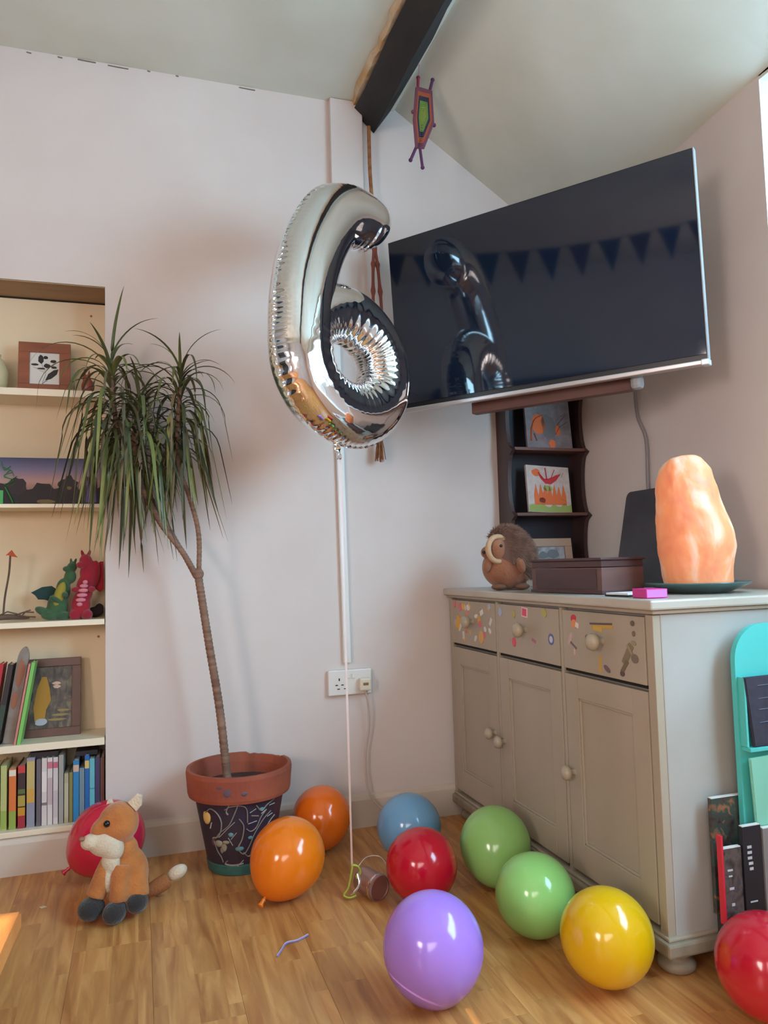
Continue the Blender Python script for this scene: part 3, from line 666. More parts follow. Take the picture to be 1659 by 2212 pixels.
balloon('light green balloon farther back, next to the sideboard plinth', (-.622, -.628, .112), .106, ax(-.05, -.62, -.78), GR, long=1.07)
balloon('light green balloon touching the yellow one by the sideboard', (-.672, -.957, .104), .1015, ax(.3, -.6, .7), (150, 208, 118), long=1.07)
balloon('yellow balloon in front of the sideboard corner', (-.635, -1.215, .109), .1035, ax(.2, -.6, .75), (224, 176, 12), long=1.05)
balloon('dark red balloon cut by the right edge beside magazines', (-.400, -1.44, .108), .103, ax(.3, -.7, .4), (190, 26, 46), long=1.06)
balloon('deep pink balloon half hidden behind the sitting fox toy', (-1.735, -.145, .123), .113, ax(-.75, -.55, -.35), (202, 34, 66), long=1.03)

# ------------------------------------------------------------------ fox toy
K = .00133
fx = thing('fox_toy', 'orange and white plush fox with black paws sitting by pink balloon', 'soft toy', (-1.700, -.415, 0), (0, 0, CZ))
def F_(px, py, d=0): return ((px-252)*K, d, (1988-py)*K*1.03)
foxm = mat('fox_orange_plush', (196, 122, 60), .95, col2=(178, 104, 48), scale=18, bump=.003, bscale=160, sheen=.4)
foxw = mat('fox_white_plush', (216, 200, 176), .95, col2=(204, 184, 158), scale=14, bump=.003, bscale=160, sheen=.4)
foxb = mat('fox_black_plush', (42, 38, 38), .95, bump=.003, bscale=160, sheen=.4)
b = new()
ball(b, F_(257, 1806, .0), (.056, .056, .058)); ball(b, F_(232, 1808, -.022), (.042, .034, .028), (0, -.6, 0)); ball(b, F_(270, 1912, .015), (.062, .052, .078)); ball(b, F_(266, 1862, .008), (.04, .036, .04))
tb = lambda pts, r: tube(b, smooth_path(pts, 4), r, 12)
tb([F_(246, 1875, -.015), F_(232, 1905, -.028), F_(219, 1942, -.04)], .027)
tb([F_(272, 1885, -.025), F_(270, 1915, -.038), F_(268, 1950, -.045)], .026)
tb([F_(294, 1905, .0), F_(300, 1930, -.01), F_(303, 1950, -.015)], .029)
obj('body', b, foxm, fx, remesh=.004)
b = new(); ball(b, F_(236, 1838, -.030), (.046, .036, .038)); ball(b, F_(212, 1832, -.045), (.030, .026, .022), (0, -.2, 0)); ball(b, F_(252, 1850, -.030), (.032, .026, .036)); obj('muzzle', b, foxw, fx, remesh=.004)
b = new(); ball(b, F_(249, 1876, -.034), (.026, .018, .034)); ball(b, F_(244, 1908, -.032), (.016, .020, .042)); obj('chest', b, foxw, fx, remesh=.004)
for (px, py, d), r in (((213, 1962, -.050), (.036, .040, .030)), ((264, 1970, -.060), (.031, .042, .029)), ((303, 1958, -.028), (.028, .038, .028))):
    b = new(); x, y, z = F_(px, py, d); ball(b, (x, y, max(z, r[2])), r); obj('paw', b, foxb, fx, smooth=True)
b = new(); ball(b, F_(197, 1822, -.062), (.008, .008, .006)); obj('nose', b, mat('fox_nose', (150, 104, 80), .6), fx, smooth=True)
for (px, py, d) in ((246, 1796, -.052),):
    b = new(); ball(b, F_(px, py, d), .0095); obj('eye', b, mat('glass_eye', (16, 18, 24), .08), fx, smooth=True)
for pts, d in (([(277, 1765), (296, 1749), (307, 1752), (306, 1772), (295, 1784)], .0), ([(226, 1772), (229, 1764), (236, 1763), (240, 1770)], .02)):
    b = new(); prism(b, [(F_(x, y)[0], F_(x, y)[2]) for x, y in pts], d-.006, d+.006, .002); obj('ear', b, foxw, fx)
b = new(); tube(b, smooth_path([F_(290, 1966, .04), F_(320, 1958, .065), F_(344, 1948, .085)], 5), [.012, .014, .016, .018, .02, .022, .023, .023, .023, .022, .020], 14); obj('tail', b, mat('fox_brown_plush', (158, 96, 54), .95, bump=.003, bscale=160), fx, smooth=True)
b = new(); ball(b, F_(360, 1938, .10), (.032, .022, .019), (0, -.5, 0)); obj('tail_tip', b, foxw, fx, smooth=True)

# bits on the floor
b = new(); prism(b, [(-.010, -.006), (.004, -.009), (.012, .002), (-.002, .008)], 0, .001); o = obj('paper_scrap', b, mat('scrap', (220, 206, 176), .8), loc=(-1.904, -.299, .001), rot=(radians(90), 0, 0)); tag(o, 'small pale paper scrap on the floor left of the fox', 'scrap')
b = new(); prism(b, [(-.014, -.004), (.004, -.008), (.014, .002), (-.002, .006)], 0, .0012); o = obj('paper_scrap', b, mat('scrap2', (150, 116, 84), .8), loc=(-1.582, -.345, .001), rot=(radians(90), 0, 0)); tag(o, 'tiny brown scrap on floor under the fox tail', 'scrap')
o = thing('thread', 'lilac and white thread scrap lying on the open floor', 'thread', (-1.27, -.775, 0))
for dy, c in ((0, (150, 132, 190)), (.004, (206, 196, 214))):
    b = new(); tube(b, smooth_path([(-.046, -.045+dy, .0022), (-.03, -.018+dy, .0022), (-.012, .012+dy, .0022), (.018, .016+dy, .0022), (.05, .035+dy, .0022)], 6), .0019, 6); obj('strand', b, mat('thread_%d' % c[0], c, .8), o)

# ------------------------------------------------------------------ sideboard
FX = -.488; TZ = .86
sb = thing('sideboard', 'taupe painted three drawer three door sideboard against the right wall', 'sideboard', (-.2, -.63, 0))
def S_(bm): bmesh.ops.translate(bm, vec=(.2, .63, 0), verts=bm.verts); return bm
b = new(); box(b, -.508, .085, -1.262, -.004, TZ-.024, TZ, .005); obj('top', S_(b), mat('taupe_top_lit', (190, 182, 170), .3, col2=(182, 172, 158), scale=5), sb)  # same taupe paint, lightened for the daylight falling on the top
b = new(); box(b, -.494, .083, -1.25, -.006, TZ-.034, TZ-.0245, .002); obj('top_moulding', S_(b), taupe, sb)
b = new(); box(b, FX+.022, .08, -1.24, -.0145, .085, TZ-.035, .003)
obj('carcass', S_(b), mat('taupe_side_cool_lit', (178, 175, 170), .42, col2=(168, 162, 154), scale=3), sb)  # taupe shifted toward grey to carry the window's cool light
for y0, y1 in ((-1.24, -1.212), (-.836, -.823), (-.426, -.413), (-.035, -.0145)):
    b = new(); box(b, FX, FX+.0215, y0, y1, .087, TZ-.036, .002); obj('stile', S_(b), taupe, sb)
b = new(); box(b, FX+.008, FX+.0215, -1.212, -.035, .646, .652); obj('rail', S_(b), darkgap, sb)
def knob(y, z, par, x=FX, big=1.0):
    b = new(); prof = [(.008, 0), (.007, .010), (.010, .014), (.018, .020), (.021, .028), (.018, .036), (.008, .041), (0, .042)]
    lathe(b, [(r*big, z_*big) for r, z_ in prof], 24, (x+.2, y+.63, z), (-1, 0, 0)); return obj('knob', b, knobm, par, smooth=True)
bays = [(-.409, -.039), (-.819, -.430), (-1.208, -.840)]
SN = [0]
def sticker(par, y, z, w_, h_, c, rot=0, rnd_=False, inner=None):
    b = new(); n = 14; x = FX-.0005
    if rnd_: pts = [(w_/2*cos(2*pi*i/n), h_/2*sin(2*pi*i/n)) for i in range(n)]
    else: pts = [(-w_/2, -h_/2), (w_/2, -h_/2), (w_/2, h_/2), (-w_/2, h_/2)]
    pts = [(a*cos(rot)-c_*sin(rot), a*sin(rot)+c_*cos(rot)) for a, c_ in pts]
    def add(pp, x0, x1, bb):
        A_ = [bb.verts.new((x0+.2, y+p+.63, z+q)) for p, q in pp]; B2 = [bb.verts.new((x1+.2, y+p+.63, z+q)) for p, q in pp]
        bb.faces.new(A_); bb.faces.new(list(reversed(B2)))
        for i in range(len(pp)): bb.faces.new((A_[i], A_[(i+1) % len(pp)], B2[(i+1) % len(pp)], B2[i]))
    SN[0] += 1; add(pts, x-.0008-.00006*(SN[0] % 40), x+.0002, b); return obj('sticker', b, mat('sticker_%d_%d_%d' % c, c, .4), par)
for i, (y0, y1) in enumerate(bays):
    b = new(); box(b, FX-.001, FX+.018, y0+.001, y1-.001, .655, .818, .002); d = obj('drawer', S_(b), taupe, sb)
    yc = [-.229, -.624, -1.033][i]; knob(yc, .745, d, big=1.1)
    b = new()   # door: frame and recessed panel
    z0_, z1_ = .105, .640; a, c_ = y0+.001, y1-.001; st = .062
    box(b, FX, FX+.018, a, a+st, z0_, z1_, .0015); box(b, FX, FX+.018, c_-st, c_, z0_, z1_, .0015)
    box(b, FX, FX+.018, a+st, c_-st, z1_-st, z1_, .0015); box(b, FX, FX+.018, a+st, c_-st, z0_, z0_+.08, .0015)
    dr = obj('door', S_(b), taupe, sb)
    b = new(); box(b, FX+.009, FX+.017, a+st-.003, c_-st+.003, z0_+.07, z1_-st+.003); obj('door_panel', S_(b), taupe, dr)
    b = new()
    for (ya, yb, za, zb) in ((a+st, a+st+.007, z0_+.08, z1_-st), (c_-st-.007, c_-st, z0_+.08, z1_-st), (a+st, c_-st, z1_-st-.007, z1_-st), (a+st, c_-st, z0_+.08, z0_+.087)): box(b, FX+.003, FX+.010, ya, yb, za, zb, .002)
    obj('panel_moulding', S_(b), taupe, dr)
    knob([y0+.028, y1-.02, y1-.03][i], [.380, .366, .371][i], dr, big=.95)
    if i == 0:
        rr = random.Random(2); cols = [(214, 206, 198), (226, 214, 206), (220, 168, 80), (214, 176, 110), (226, 140, 120), (170, 184, 214), (230, 222, 216), (222, 110, 130), (198, 190, 184), (216, 120, 88)]
        for k in range(34):
            y = rr.uniform(y0+.03, y1-.03); z = rr.uniform(.672, .81)
            if abs(y-yc) < .03 and abs(z-.745) < .03: continue
            sticker(d, y, z, rr.uniform(.012, .032), rr.uniform(.010, .03), rr.choice(cols), rr.uniform(-1, 1), rr.random() < .5)
        sticker(d, -.10, .735, .035, .05, (222, 168, 70), .5); sticker(d, -.30, .695, .04, .045, (220, 170, 100), .2, True)
    if i == 1:
        for y, z, w_, h_, c, rt_, ro in ((-.455, .792, .022, .028, (170, 186, 214), 0, True), (-.548, .790, .024, .026, (176, 166, 96), .3, True), (-.622, .799, .036, .030, (232, 196, 200), .1, False), (-.622, .799, .028, .023, (220, 70, 110), .1, False), (-.742, .803, .03, .026, (178, 168, 96), .4, True), (-.545, .700, .022, .030, (226, 86, 108), 0, True), (-.545, .700, .010, .012, (226, 160, 70), 0, True), (-.672, .715, .026, .010, (170, 108, 132), .3, False), (-.775, .728, .034, .034, (84, 104, 156), 0, True), (-.775, .728, .020, .020, (206, 196, 206), 0, True), (-.51, .705, .018, .012, (196, 150, 150), .2, True), (-.555, .742, .018, .018, (200, 190, 180), 0, True)): sticker(d, y, z, w_, h_, c, rt_, ro)
    if i == 2:
        for y, z, w_, h_, c, rt_, ro in ((-.90, .797, .028, .020, (204, 34, 52), -.2, True), (-.902, .782, .028, .024, (222, 140, 84), 0, True), (-.917, .779, .016, .014, (226, 210, 200), .3, False), (-.88, .740, .014, .040, (196, 170, 166), .5, True), (-.895, .722, .034, .006, (110, 84, 100), .5, False), (-.90, .705, .010, .02, (206, 170, 166), 0, True),
            (-1.035, .782, .095, .009, (196, 152, 60), -.06, False), (-1.03, .790, .10, .005, (96, 74, 56), -.05, False), (-1.015, .776, .04, .012, (206, 164, 70), .1, False), (-.965, .748, .02, .018, (110, 96, 80), .4, True), (-1.02, .685, .012, .042, (196, 156, 72), 0, False), (-1.05, .676, .03, .014, (108, 88, 92), .5, True), (-1.14, .722, .020, .06, (128, 112, 86), .6, False), (-1.125, .690, .012, .04, (112, 96, 72), .7, False), (-1.115, .672, .018, .014, (84, 68, 64), 0, True), (-1.165, .80, .016, .014, (104, 90, 74), 0, True), (-1.168, .775, .012, .014, (120, 104, 80), 0, True), (-1.166, .752, .02, .012, (150, 138, 110), .3, True), (-1.168, .715, .028, .022, (122, 106, 92), .2, True), (-1.150, .735, .03, .008, (150, 138, 108), .9, False)): sticker(d, y, z, w_, h_, c, rt_, ro)
b = new(); box(b, FX-.016, .083, -1.262, -.017, .052, .084, .006); obj('plinth', S_(b), taupedark, sb)
b = new(); box(b, FX-.006, .081, -1.25, -.017, .0835, .092, .003); obj('plinth_moulding', S_(b), taupe, sb)
for x, y in ((FX+.045, -1.205), (FX+.045, -.07), (.03, -1.205), (.03, -.07)):
    b = new(); lathe(b, [(0, 0), (.034, 0), (.042, .008), (.044, .018), (.038, .028), (.030, .034), (.034, .040), (.036, .0515), (0, .0515)], 28, (x+.2, y+.63, 0)); obj('bun_foot', b, taupedark, sb, smooth=True)

# things on the sideboard
# hedgehog
K2 = .00166
hg = thing('hedgehog_toy', 'brown plush hedgehog with cream face ring at the sideboard corner', 'soft toy', (-.405, -.36, TZ+.001), (0, 0, CZ))
def G_(px, py, d=0): return ((px-1088)*K2, d, (1275-py)*K2)
hb = mat('hedgehog_brown_plush', (158, 104, 76), .95, col2=(144, 92, 66), scale=20, bump=.003, bscale=150, sheen=.3)
b = new(); ball(b, G_(1085, 1228, .0), (.088, .078, .078)); ball(b, G_(1070, 1196, -.012), (.050, .056, .055)); ball(b, G_(1046, 1196, -.03), (.03, .03, .024)); obj('body', b, hb, hg, remesh=.005)
b = new(); ball(b, G_(1096, 1205, .005), (.083, .086, .106), (0, -.15, 0)); obj('back', b, mat('hedgehog_dark_plush', (112, 84, 74), .95), hg, smooth=True)
# quills: uncountable
b = new(); rr = random.Random(11); ctr = Vector(G_(1096, 1205, .005)); R3 = Vector((.085, .088, .108))
for i in range(5200):
    z = 1-2*(i+.5)/5200; ph_ = i*2.39996; q = Vector((sqrt(1-z*z)*cos(ph_), sqrt(1-z*z)*sin(ph_), z))
    if q.x < -.45 and q.z < .62: continue
    if q.y < -.35 and q.x < -.22 and q.z < .55: continue
    if q.y < -.3 and q.x < .25 and q.z < -.25: continue
    if q.z < -.75: continue
    pt = ctr + Vector((q.x*R3.x, q.y*R3.y, q.z*R3.z)); pt.x -= (pt.z-ctr.z)*.15
    d = (q + Vector((.5, 0, -.55)) + Vector([rr.uniform(-.3, .3) for _ in range(3)])).normalized(); s = d.cross(Vector((0, 1, .3))).normalized()*.0013; e = d.cross(s).normalized()*.0013
    tip = pt+d*rr.uniform(.010, .018); a = [b.verts.new(pt+s), b.verts.new(pt-s*.5+e), b.verts.new(pt-s*.5-e)]; t_ = b.verts.new(tip)
    for k in range(3): b.faces.new((a[k], a[(k+1) % 3], t_))
obj('quills', b, mat('quill_fibre', (150, 116, 100), .9, col2=(104, 78, 70), scale=40), hg, kind='stuff')
b = new(); fc = Vector(G_(1064, 1190, -.050)); pts = []
for i in range(25):
    a = 2*pi*i/24; pts.append(fc + Vector((.036*cos(a)-.004, -.012+.020*cos(a)*1.0, .043*sin(a))))
tube(b, pts, .0115, 10, .8, False); obj('face_ring', b, mat('cream_plush', (194, 160, 128), .95, bump=.002, bscale=150), hg, smooth=True)
b = new(); ball(b, fc + Vector((-.006, .004, 0)), (.034, .036, .042)); ball(b, fc + Vector((-.030, -.006, .0)), (.022, .018, .016)); obj('face', b, hb, hg, smooth=True)
for p in (G_(1065, 1184, -.098), G_(1046, 1176, -.078)):
    b = new(); ball(b, p, .0052); obj('eye', b, mat('glass_eye', (16, 18, 24), .08), hg, smooth=True)
b = new(); ball(b, G_(1032, 1196, -.062), .006); obj('nose', b, mat('hedgehog_nose', (60, 42, 38), .5), hg, smooth=True)
for p, rt_ in ((G_(1040, 1222, -.055), .3), (G_(1106, 1224, -.08), -.3)):
    b = new(); ball(b, p, (.014, .016, .026), (0, rt_, 0)); obj('arm', b, hb, hg, smooth=True)
for p in (G_(1062, 1268, -.05), G_(1110, 1268, -.05)):
    b = new(); ball(b, p, (.026, .03, .011)); obj('foot', b, mat('foot_plush', (120, 84, 66), .95), hg, smooth=True)
# photo frame leaning behind
def pf(f, pic, y):
    patch(pic, y-.0004, [blobpoly(-.02, .12, .02, .014), blobpoly(.025, .125, .024, .018), blobpoly(.0, .08, .04, .02)], mat('grey_photo_print', (112, 112, 116), .5), 'photo_shape')
frame('photo_frame', 'beige wooden photo frame standing behind the hedgehog on the sideboard', 'picture', .215, .185, .014, .032, mat('beige_wood', (176, 142, 120), .5), mat('photo_print', (176, 172, 176), .4, col2=(130, 120, 118), scale=30), (-.118, -.16, TZ+.001), (radians(-7), 0, 0), pf)
# wooden box
wb = thing('wooden_box', 'dark reddish brown lidded wooden box on the sideboard', 'box', (-.415, -.935, TZ+.001), (0, 0, radians(8)))
dk = mat('mahogany', (82, 58, 58), .4, col2=(70, 48, 50), scale=4, stretch=(1, 1, 5)); dk2 = mat('mahogany_end', (112, 80, 74), .45, col2=(96, 66, 62), scale=5, stretch=(1, 1, 5))
b = new(); box(b, 0, .155, .0, .315, .008, .074, .0015); obj('body', b, dk2, wb)
b = new(); box(b, -.004, .159, -.004, .319, 0, .009, .0015); obj('base', b, dk, wb)
b = new(); box(b, .0002, .1548, .0002, .3148, .0755, .094, .002); box(b, -.006, .161, -.006, .321, .094, .102, .003); obj('lid', b, dk, wb)
b = new(); box(b, -.002, .0002, .02, .295, .012, .070, .001); obj('side_panel', b, dk, wb)
# black slate leaning on the right wall
b = new(); sl_ = thing('slate_board', 'black slate board with rounded corners leaning on wall behind salt lamp', 'board', (-.002, -.58, TZ+.001), (0, radians(12), 0))
prism(b, rrect(-.16, .175, 0, .345, .02), -.004, .004, .001); bmesh.ops.rotate(b, cent=(0, 0, 0), matrix=Matrix.Rotation(radians(90), 3, 'Z'), verts=b.verts); obj('slate', b, mat('slate', (62, 62, 70), .5, col2=(82, 80, 88), scale=5), sl_)
# plate and salt lamp
plx, ply = -.175, -1.03
b = new(); lathe(b, [(0, .003), (.06, .003), (.075, 0), (.085, .004), (.115, .016), (.138, .026), (.141, .029), (.137, .030), (.112, .021), (.085, .011), (0, .010)], 56); o = obj('plate', b, mat('dark_teal_glaze', (92, 118, 118), .15, col2=(70, 98, 100), scale=6), loc=(plx, ply, TZ), smooth=True); tag(o, 'dark teal glazed plate under the salt lamp', 'plate')
K3 = .00122
rows = [(1258, 1434, 1577), (1244, 1428, 1579), (1230, 1425, 1577), (1210, 1422, 1580), (1190, 1420, 1583), (1175, 1417, 1587), (1160, 1417, 1587), (1140, 1416, 1583), (1120, 1417, 1577), (1100, 1417, 1569), (1080, 1418, 1560), (1060, 1418, 1556), (1045, 1419, 1553), (1030, 1422, 1548), (1015, 1427, 1543), (1005, 1432, 1539), (995, 1440, 1532), (987, 1450, 1525), (981, 1464, 1516), (978, 1480, 1505)]
b = new(); rr = random.Random(8); rings = []; sg = 64
from mathutils import noise
for py, l, r in rows:
    cxx = ((l+r)/2-1500)*K3; ra = (r-l)/2*K3; z = (1258-py)*.00132; ring = []
    for k in range(sg):
        a = 2*pi*k/sg; n_ = 1+.016*noise.noise(Vector((cos(a)*1.6, sin(a)*1.6, z*9)))+.02*noise.noise(Vector((cos(a)*5, sin(a)*5, z*40)))
        ring.append(b.verts.new((cxx+ra*cos(a)*n_, ra*.86*sin(a)*n_, z)))
    rings.append(ring)
for A_, C_ in zip(rings[:-1], rings[1:]):
    for k in range(sg): b.faces.new((A_[k], A_[(k+1) % sg], C_[(k+1) % sg], C_[k]))
b.faces.new(rings[0]); b.faces.new(list(reversed(rings[-1])))
salt = ramp_mat('salt_crystal', [(.30, (226, 132, 100)), (.5, (244, 160, 110)), (.6, (248, 196, 168)), (.72, (252, 228, 216))], 9, .45, (1, 1, .6), 6, 1.2)
sbn0 = salt.node_tree.nodes['Principled BSDF']; sbn0.inputs['Emission Color'].default_value = (1, .32, .12, 1); sbn0.inputs['Emission Strength'].default_value = .14
sbn = salt.node_tree.nodes['Principled BSDF']; sbn.inputs['Subsurface Weight'].default_value = .75; sbn.inputs['Subsurface Scale'].default_value = .06; sbn.inputs['Subsurface Radius'].default_value = (1, .4, .15)
o = obj('salt_lamp', b, salt, loc=(plx+.0, ply+.0, TZ+.0115), rot=(0, 0, CZ), smooth=True); tag(o, 'tall orange rock salt lamp glowing white on its window side', 'lamp')
sd = o.modifiers.new('subdivision', 'SUBSURF'); sd.levels = 1; sd.render_levels = 2
tx = bpy.data.textures.new('rough', 'CLOUDS'); tx.noise_scale = .03; dm = o.modifiers.new('chips', 'DISPLACE'); dm.texture = tx; dm.strength = .005; dm.mid_level = .5
# pink box, thin notebook
o = thing('pink_box', 'small bright pink cardboard box at the near sideboard corner', 'box', (-.435, -1.165, TZ+.001), (0, 0, radians(-8)))
b = new(); box(b, -.028, .028, -.034, .034, 0, .022, .001); obj('sleeve', b, mat('magenta_card', (214, 40, 138), .45), o)
b = new(); box(b, -.026, .026, -.0345, -.0338, .002, .020); obj('box_end', b, mat('lilac_card', (206, 120, 206), .4), o)
o = thing('notebook', 'thin dark notebook lying between the wooden box and pink box', 'notebook', (-.425, -1.055, TZ+.001), (0, 0, radians(10)))
b = new(); box(b, -.035, .06, -.04, .04, 0, .004); obj('cover', b, black, o)
b = new(); box(b, -.033, .058, -.038, .038, .004, .009, .0005); obj('pages', b, mat('white_pages', (222, 220, 222), .6), o)

# ------------------------------------------------------------------ hanging shelf unit
hu = thing('wall_shelf', 'dark brown narrow wall shelf unit with scalloped sides in the corner', 'shelf', (-.08, -.002, 0))
dw = mat('dark_stained_wood', (72, 52, 50), .45, col2=(60, 42, 42), scale=4, stretch=(5, 5, 1)); dwi = mat('shelf_back_black', (38, 34, 44), .6)
ux0, ux1, uz0, uz1 = -.252+.08, .096+.08, .90, 1.66
b = new(); box(b, ux0+.002, ux1-.002, -.008, 0, uz0, uz1); obj('back_panel', b, dwi, hu)
lv = [(.90, .914), (1.135, 1.147), (1.394, 1.406), (1.646, 1.66)]
for xa, xb in ((ux0, ux0+.016), (ux1-.016, ux1)):
    prof = [(0, uz0)]
    for i in range(len(lv)-1):
        za, zb = lv[i][0], lv[i+1][0]; n = 14
        for k in range(n):
            t = k/n; prof.append((-.13+.045*max(0, sin(pi*t))**.35, za+(zb-za)*t))
    prof += [(-.13, uz1), (0, uz1)]
    b = new(); A_ = [b.verts.new((xa, y, z)) for y, z in prof]; C_ = [b.verts.new((xb, y, z)) for y, z in prof]
    b.faces.new(A_); b.faces.new(list(reversed(C_)))
    for i in range(len(prof)): b.faces.new((A_[i], A_[(i+1) % len(prof)], C_[(i+1) % len(prof)], C_[i]))
    obj('side_panel', b, dw, hu)
for za, zb in lv:
    b = new(); box(b, ux0+.0165, ux1-.0165, -.122, -.0085, za, zb, .001); obj('shelf', b, mat('shelf_edge_wood', (104, 68, 60), .45), hu)
b = new()
def canvas_tile(label, w_, h_, loc, rot, base, patches):
    t = thing('painted_tile', label, 'picture', loc, rot)
    b = new(); box(b, -w_/2, w_/2, 0, .014, 0, h_, .002); c = obj('canvas', b, base, t)
    for nm, m, polys, mk in patches:
        if polys: patch(t, -.0002, polys, m, nm)
        if mk: marks(t, -.001, mk, m, nm)
    return t
rr = random.Random(3)
org = mat('orange_tile_paint', (222, 112, 58), .6); redp = mat('red_tile_paint', (196, 48, 58), .6); grn = mat('green_tile_paint', (150, 168, 92), .6); gry = mat('grey_tile_paint', (110, 108, 110), .6)
canvas_tile('white tile painted with red hand shape over orange and green', .195, .195, (-.075, -.105, 1.1475), (radians(-10), radians(3), 0), mat('white_tile', (206, 196, 192), .55, col2=(190, 176, 172), scale=40), [
    ('painted_grass', grn, [[(-.095, .002)] + [(-.095+.19*i/12, .03+rr.uniform(-.008, .012)) for i in range(13)] + [(.095, .002)]], None),
    ('painted_flame', org, [[(-.07, .03)] + [(-.07+.145*i/14, .085+(.03 if i % 2 else -.012)+rr.uniform(-.008, .008)) for i in range(15)] + [(.075, .035)], blobpoly(-.055, .165, .018, .015, rnd=rr)], None),
    ('painted_hand', redp, [[(-.035, .14), (-.015, .12), (.01, .118), (.035, .135), (.06, .165), (.035, .158), (.02, .15), (0, .142), (-.02, .14), (-.045, .16)]], [([(-.008, .135), (-.012, .185)], .005), ([(.01, .14), (.03, .18)], .004), ([(-.02, .135), (-.045, .165)], .005)]),
    ('painted_spot', mat('plum_tile_paint', (140, 44, 84), .6), [blobpoly(-.035, .05, .014, .012, rnd=rr)], None),
    ('painted_leaf', grn, [blobpoly(-.005, .10, .022, .012, rnd=rr)], [([(.06, .15), (.07, .17)], .002), ([(.05, .06), (.07, .05)], .003)])])
canvas_tile('grey tile painted with orange swirls on the upper shelf', .205, .20, (-.062, -.10, 1.4065), (radians(-6), 0, 0), mat('mauve_grey_tile', (138, 128, 134), .5, col2=(112, 106, 108), scale=30), [
    ('painted_swirl', org, [blobpoly(-.045, .10, .03, .045, rnd=rr), blobpoly(.04, .075, .012, .022, rnd=rr), blobpoly(.01, .02, .014, .018, rnd=rr)], [([(-.085, .03), (-.08, .08), (-.06, .12), (-.02, .14)], .008)]),
    ('painted_cloud', gry, [blobpoly(.0, .09, .034, .05, rnd=rr)], None),
    ('painted_stroke', mat('rust_tile_paint', (154, 84, 74), .6), [], [([(.03, .06), (.05, .09), (.085, .11)], .005), ([(.04, .10), (.08, .14)], .004), ([(.05, .13), (.085, .15)], .003), ([(-.07, .06), (-.06, .03)], .006)])])

# ------------------------------------------------------------------ television and its mount
tv = thing('television', 'large black flat screen television mounted high across the corner', 'television', (-.428, -.619, 1.822), (radians(4.6), 0, radians(-52.3)))
W2, H2 = .5275, .3065
b = new(); box(b, -W2, W2, .002, .028, -H2+.004, H2, .002); box(b, -W2+.12, W2-.12, .028, .06, -H2+.02, H2-.12, .01); obj('housing', b, black, tv)
scr = mat('glossy_screen', (15, 26, 44), .05, spec=.8)
b = new(); box(b, -W2+.004, W2-.004, -.0015, .0025, -H2+.02, H2-.004, .0005); obj('screen', b, scr, tv)
b = new(); box(b, -W2, W2, -.006, .03, -H2-.010, -H2+.0045, .003); obj('silver_trim', b, mat('brushed_silver', (196, 190, 190), .3, .6), tv)
b = new(); box(b, W2-.02, W2+.002, -.008, .032, -H2-.012, -H2+.006, .003); obj('corner_cap', b, mat('pale_silver', (206, 210, 214), .3, .3), tv)
b = new(); box(b, W2-.003, W2+.001, -.001, .026, -H2+.006, H2, .001); obj('side_trim', b, greyplastic, tv)
b = new(); box(b, -.06, .06, .06, .60, -.06, .06, .004); box(b, -.2, .2, .05, .066, -.12, .12, .003); obj('mounting_arm', b, black, tv)
b = new(); box(b, W2-.235, W2-.20, .03, .075, -H2-.045, -H2-.002, .012); obj('sensor_knob', b, greyplastic, tv)
b = new(); L0 = sqrt(.34**2+.443**2)/2
box(b, -L0, L0, 0, .035, -.022, .022, .002); wbm = mat('brown_batten', (112, 76, 66), .5, col2=(96, 62, 56), scale=4, stretch=(1, 5, 5))
o = obj('wooden_batten', b, wbm, loc=(-.350, -.572, 1.502), rot=(0, 0, radians(-52.5))); tag(o, 'brown wooden batten below and behind the television', 'batten')
b = new(); tube(b, smooth_path([(.07, -.47, 1.75), (.085, -.455, 1.567), (.085, -.464, 1.47), (.085, -.504, 1.378), (.085, -.502, 1.229), (.085, -.50, 1.05), (.085, -.50, .875)], 8), .006, 8, 1)
o = obj('cable', b, mat('grey_cable', (140, 130, 130), .5), smooth=True); tag(o, 'grey cable hanging down the wall from the television', 'cable')

# ------------------------------------------------------------------ yarn hanging, macrame hanging
gy, gz0 = -.30, 2.40
go = thing('yarn_weaving', 'colourful woven yarn god-eye on purple sticks hanging from the beam', 'wall hanging', (-.655, -.30, 0))
def G2(px, py):   # picture-plane helper values already turned into metres at the hanging point
    return ((px-912)*.00152, 0, 2.731-(py-165)*.00178)
pur = mat('purple_yarn', (86, 46, 80), .9); ory = mat('orange_yarn', (160, 78, 46), .9); grn2 = mat('green_yarn', (98, 124, 56), .9); nvy = mat('navy_yarn', (44, 44, 62), .9); mv = mat('mauve_yarn', (112, 62, 76), .9)
out = [(902, 192), (939, 194), (941, 262), (914, 318), (897, 320), (893, 262)]
def ringpoly(scale, cxy=(914, 250)): return [(cxy[0]+(x-cxy[0])*scale, cxy[1]+(y-cxy[1])*scale) for x, y in out]
for (s0, s1), m, nm in (((1.0, .86), mv, 'mauve_yarn'), ((.85, .70), ory, 'orange_yarn'), ((.69, .52), nvy, 'navy_yarn'), ((.51, .30), grn2, 'green_yarn'), ((.29, .05), mat('yellow_yarn', (120, 130, 52), .9), 'yellow_yarn')):
    b = new(); n = 4
    for k in range(n):
        s = s0+(s1-s0)*k/(n-1); pp = [Vector(G2(*q)) + Vector((0, -.004*(1-s), 0)) for q in ringpoly(s)]
        tube(b, pp+[pp[0]], .0052, 6, 1, False)
    obj(nm, b, m, go)
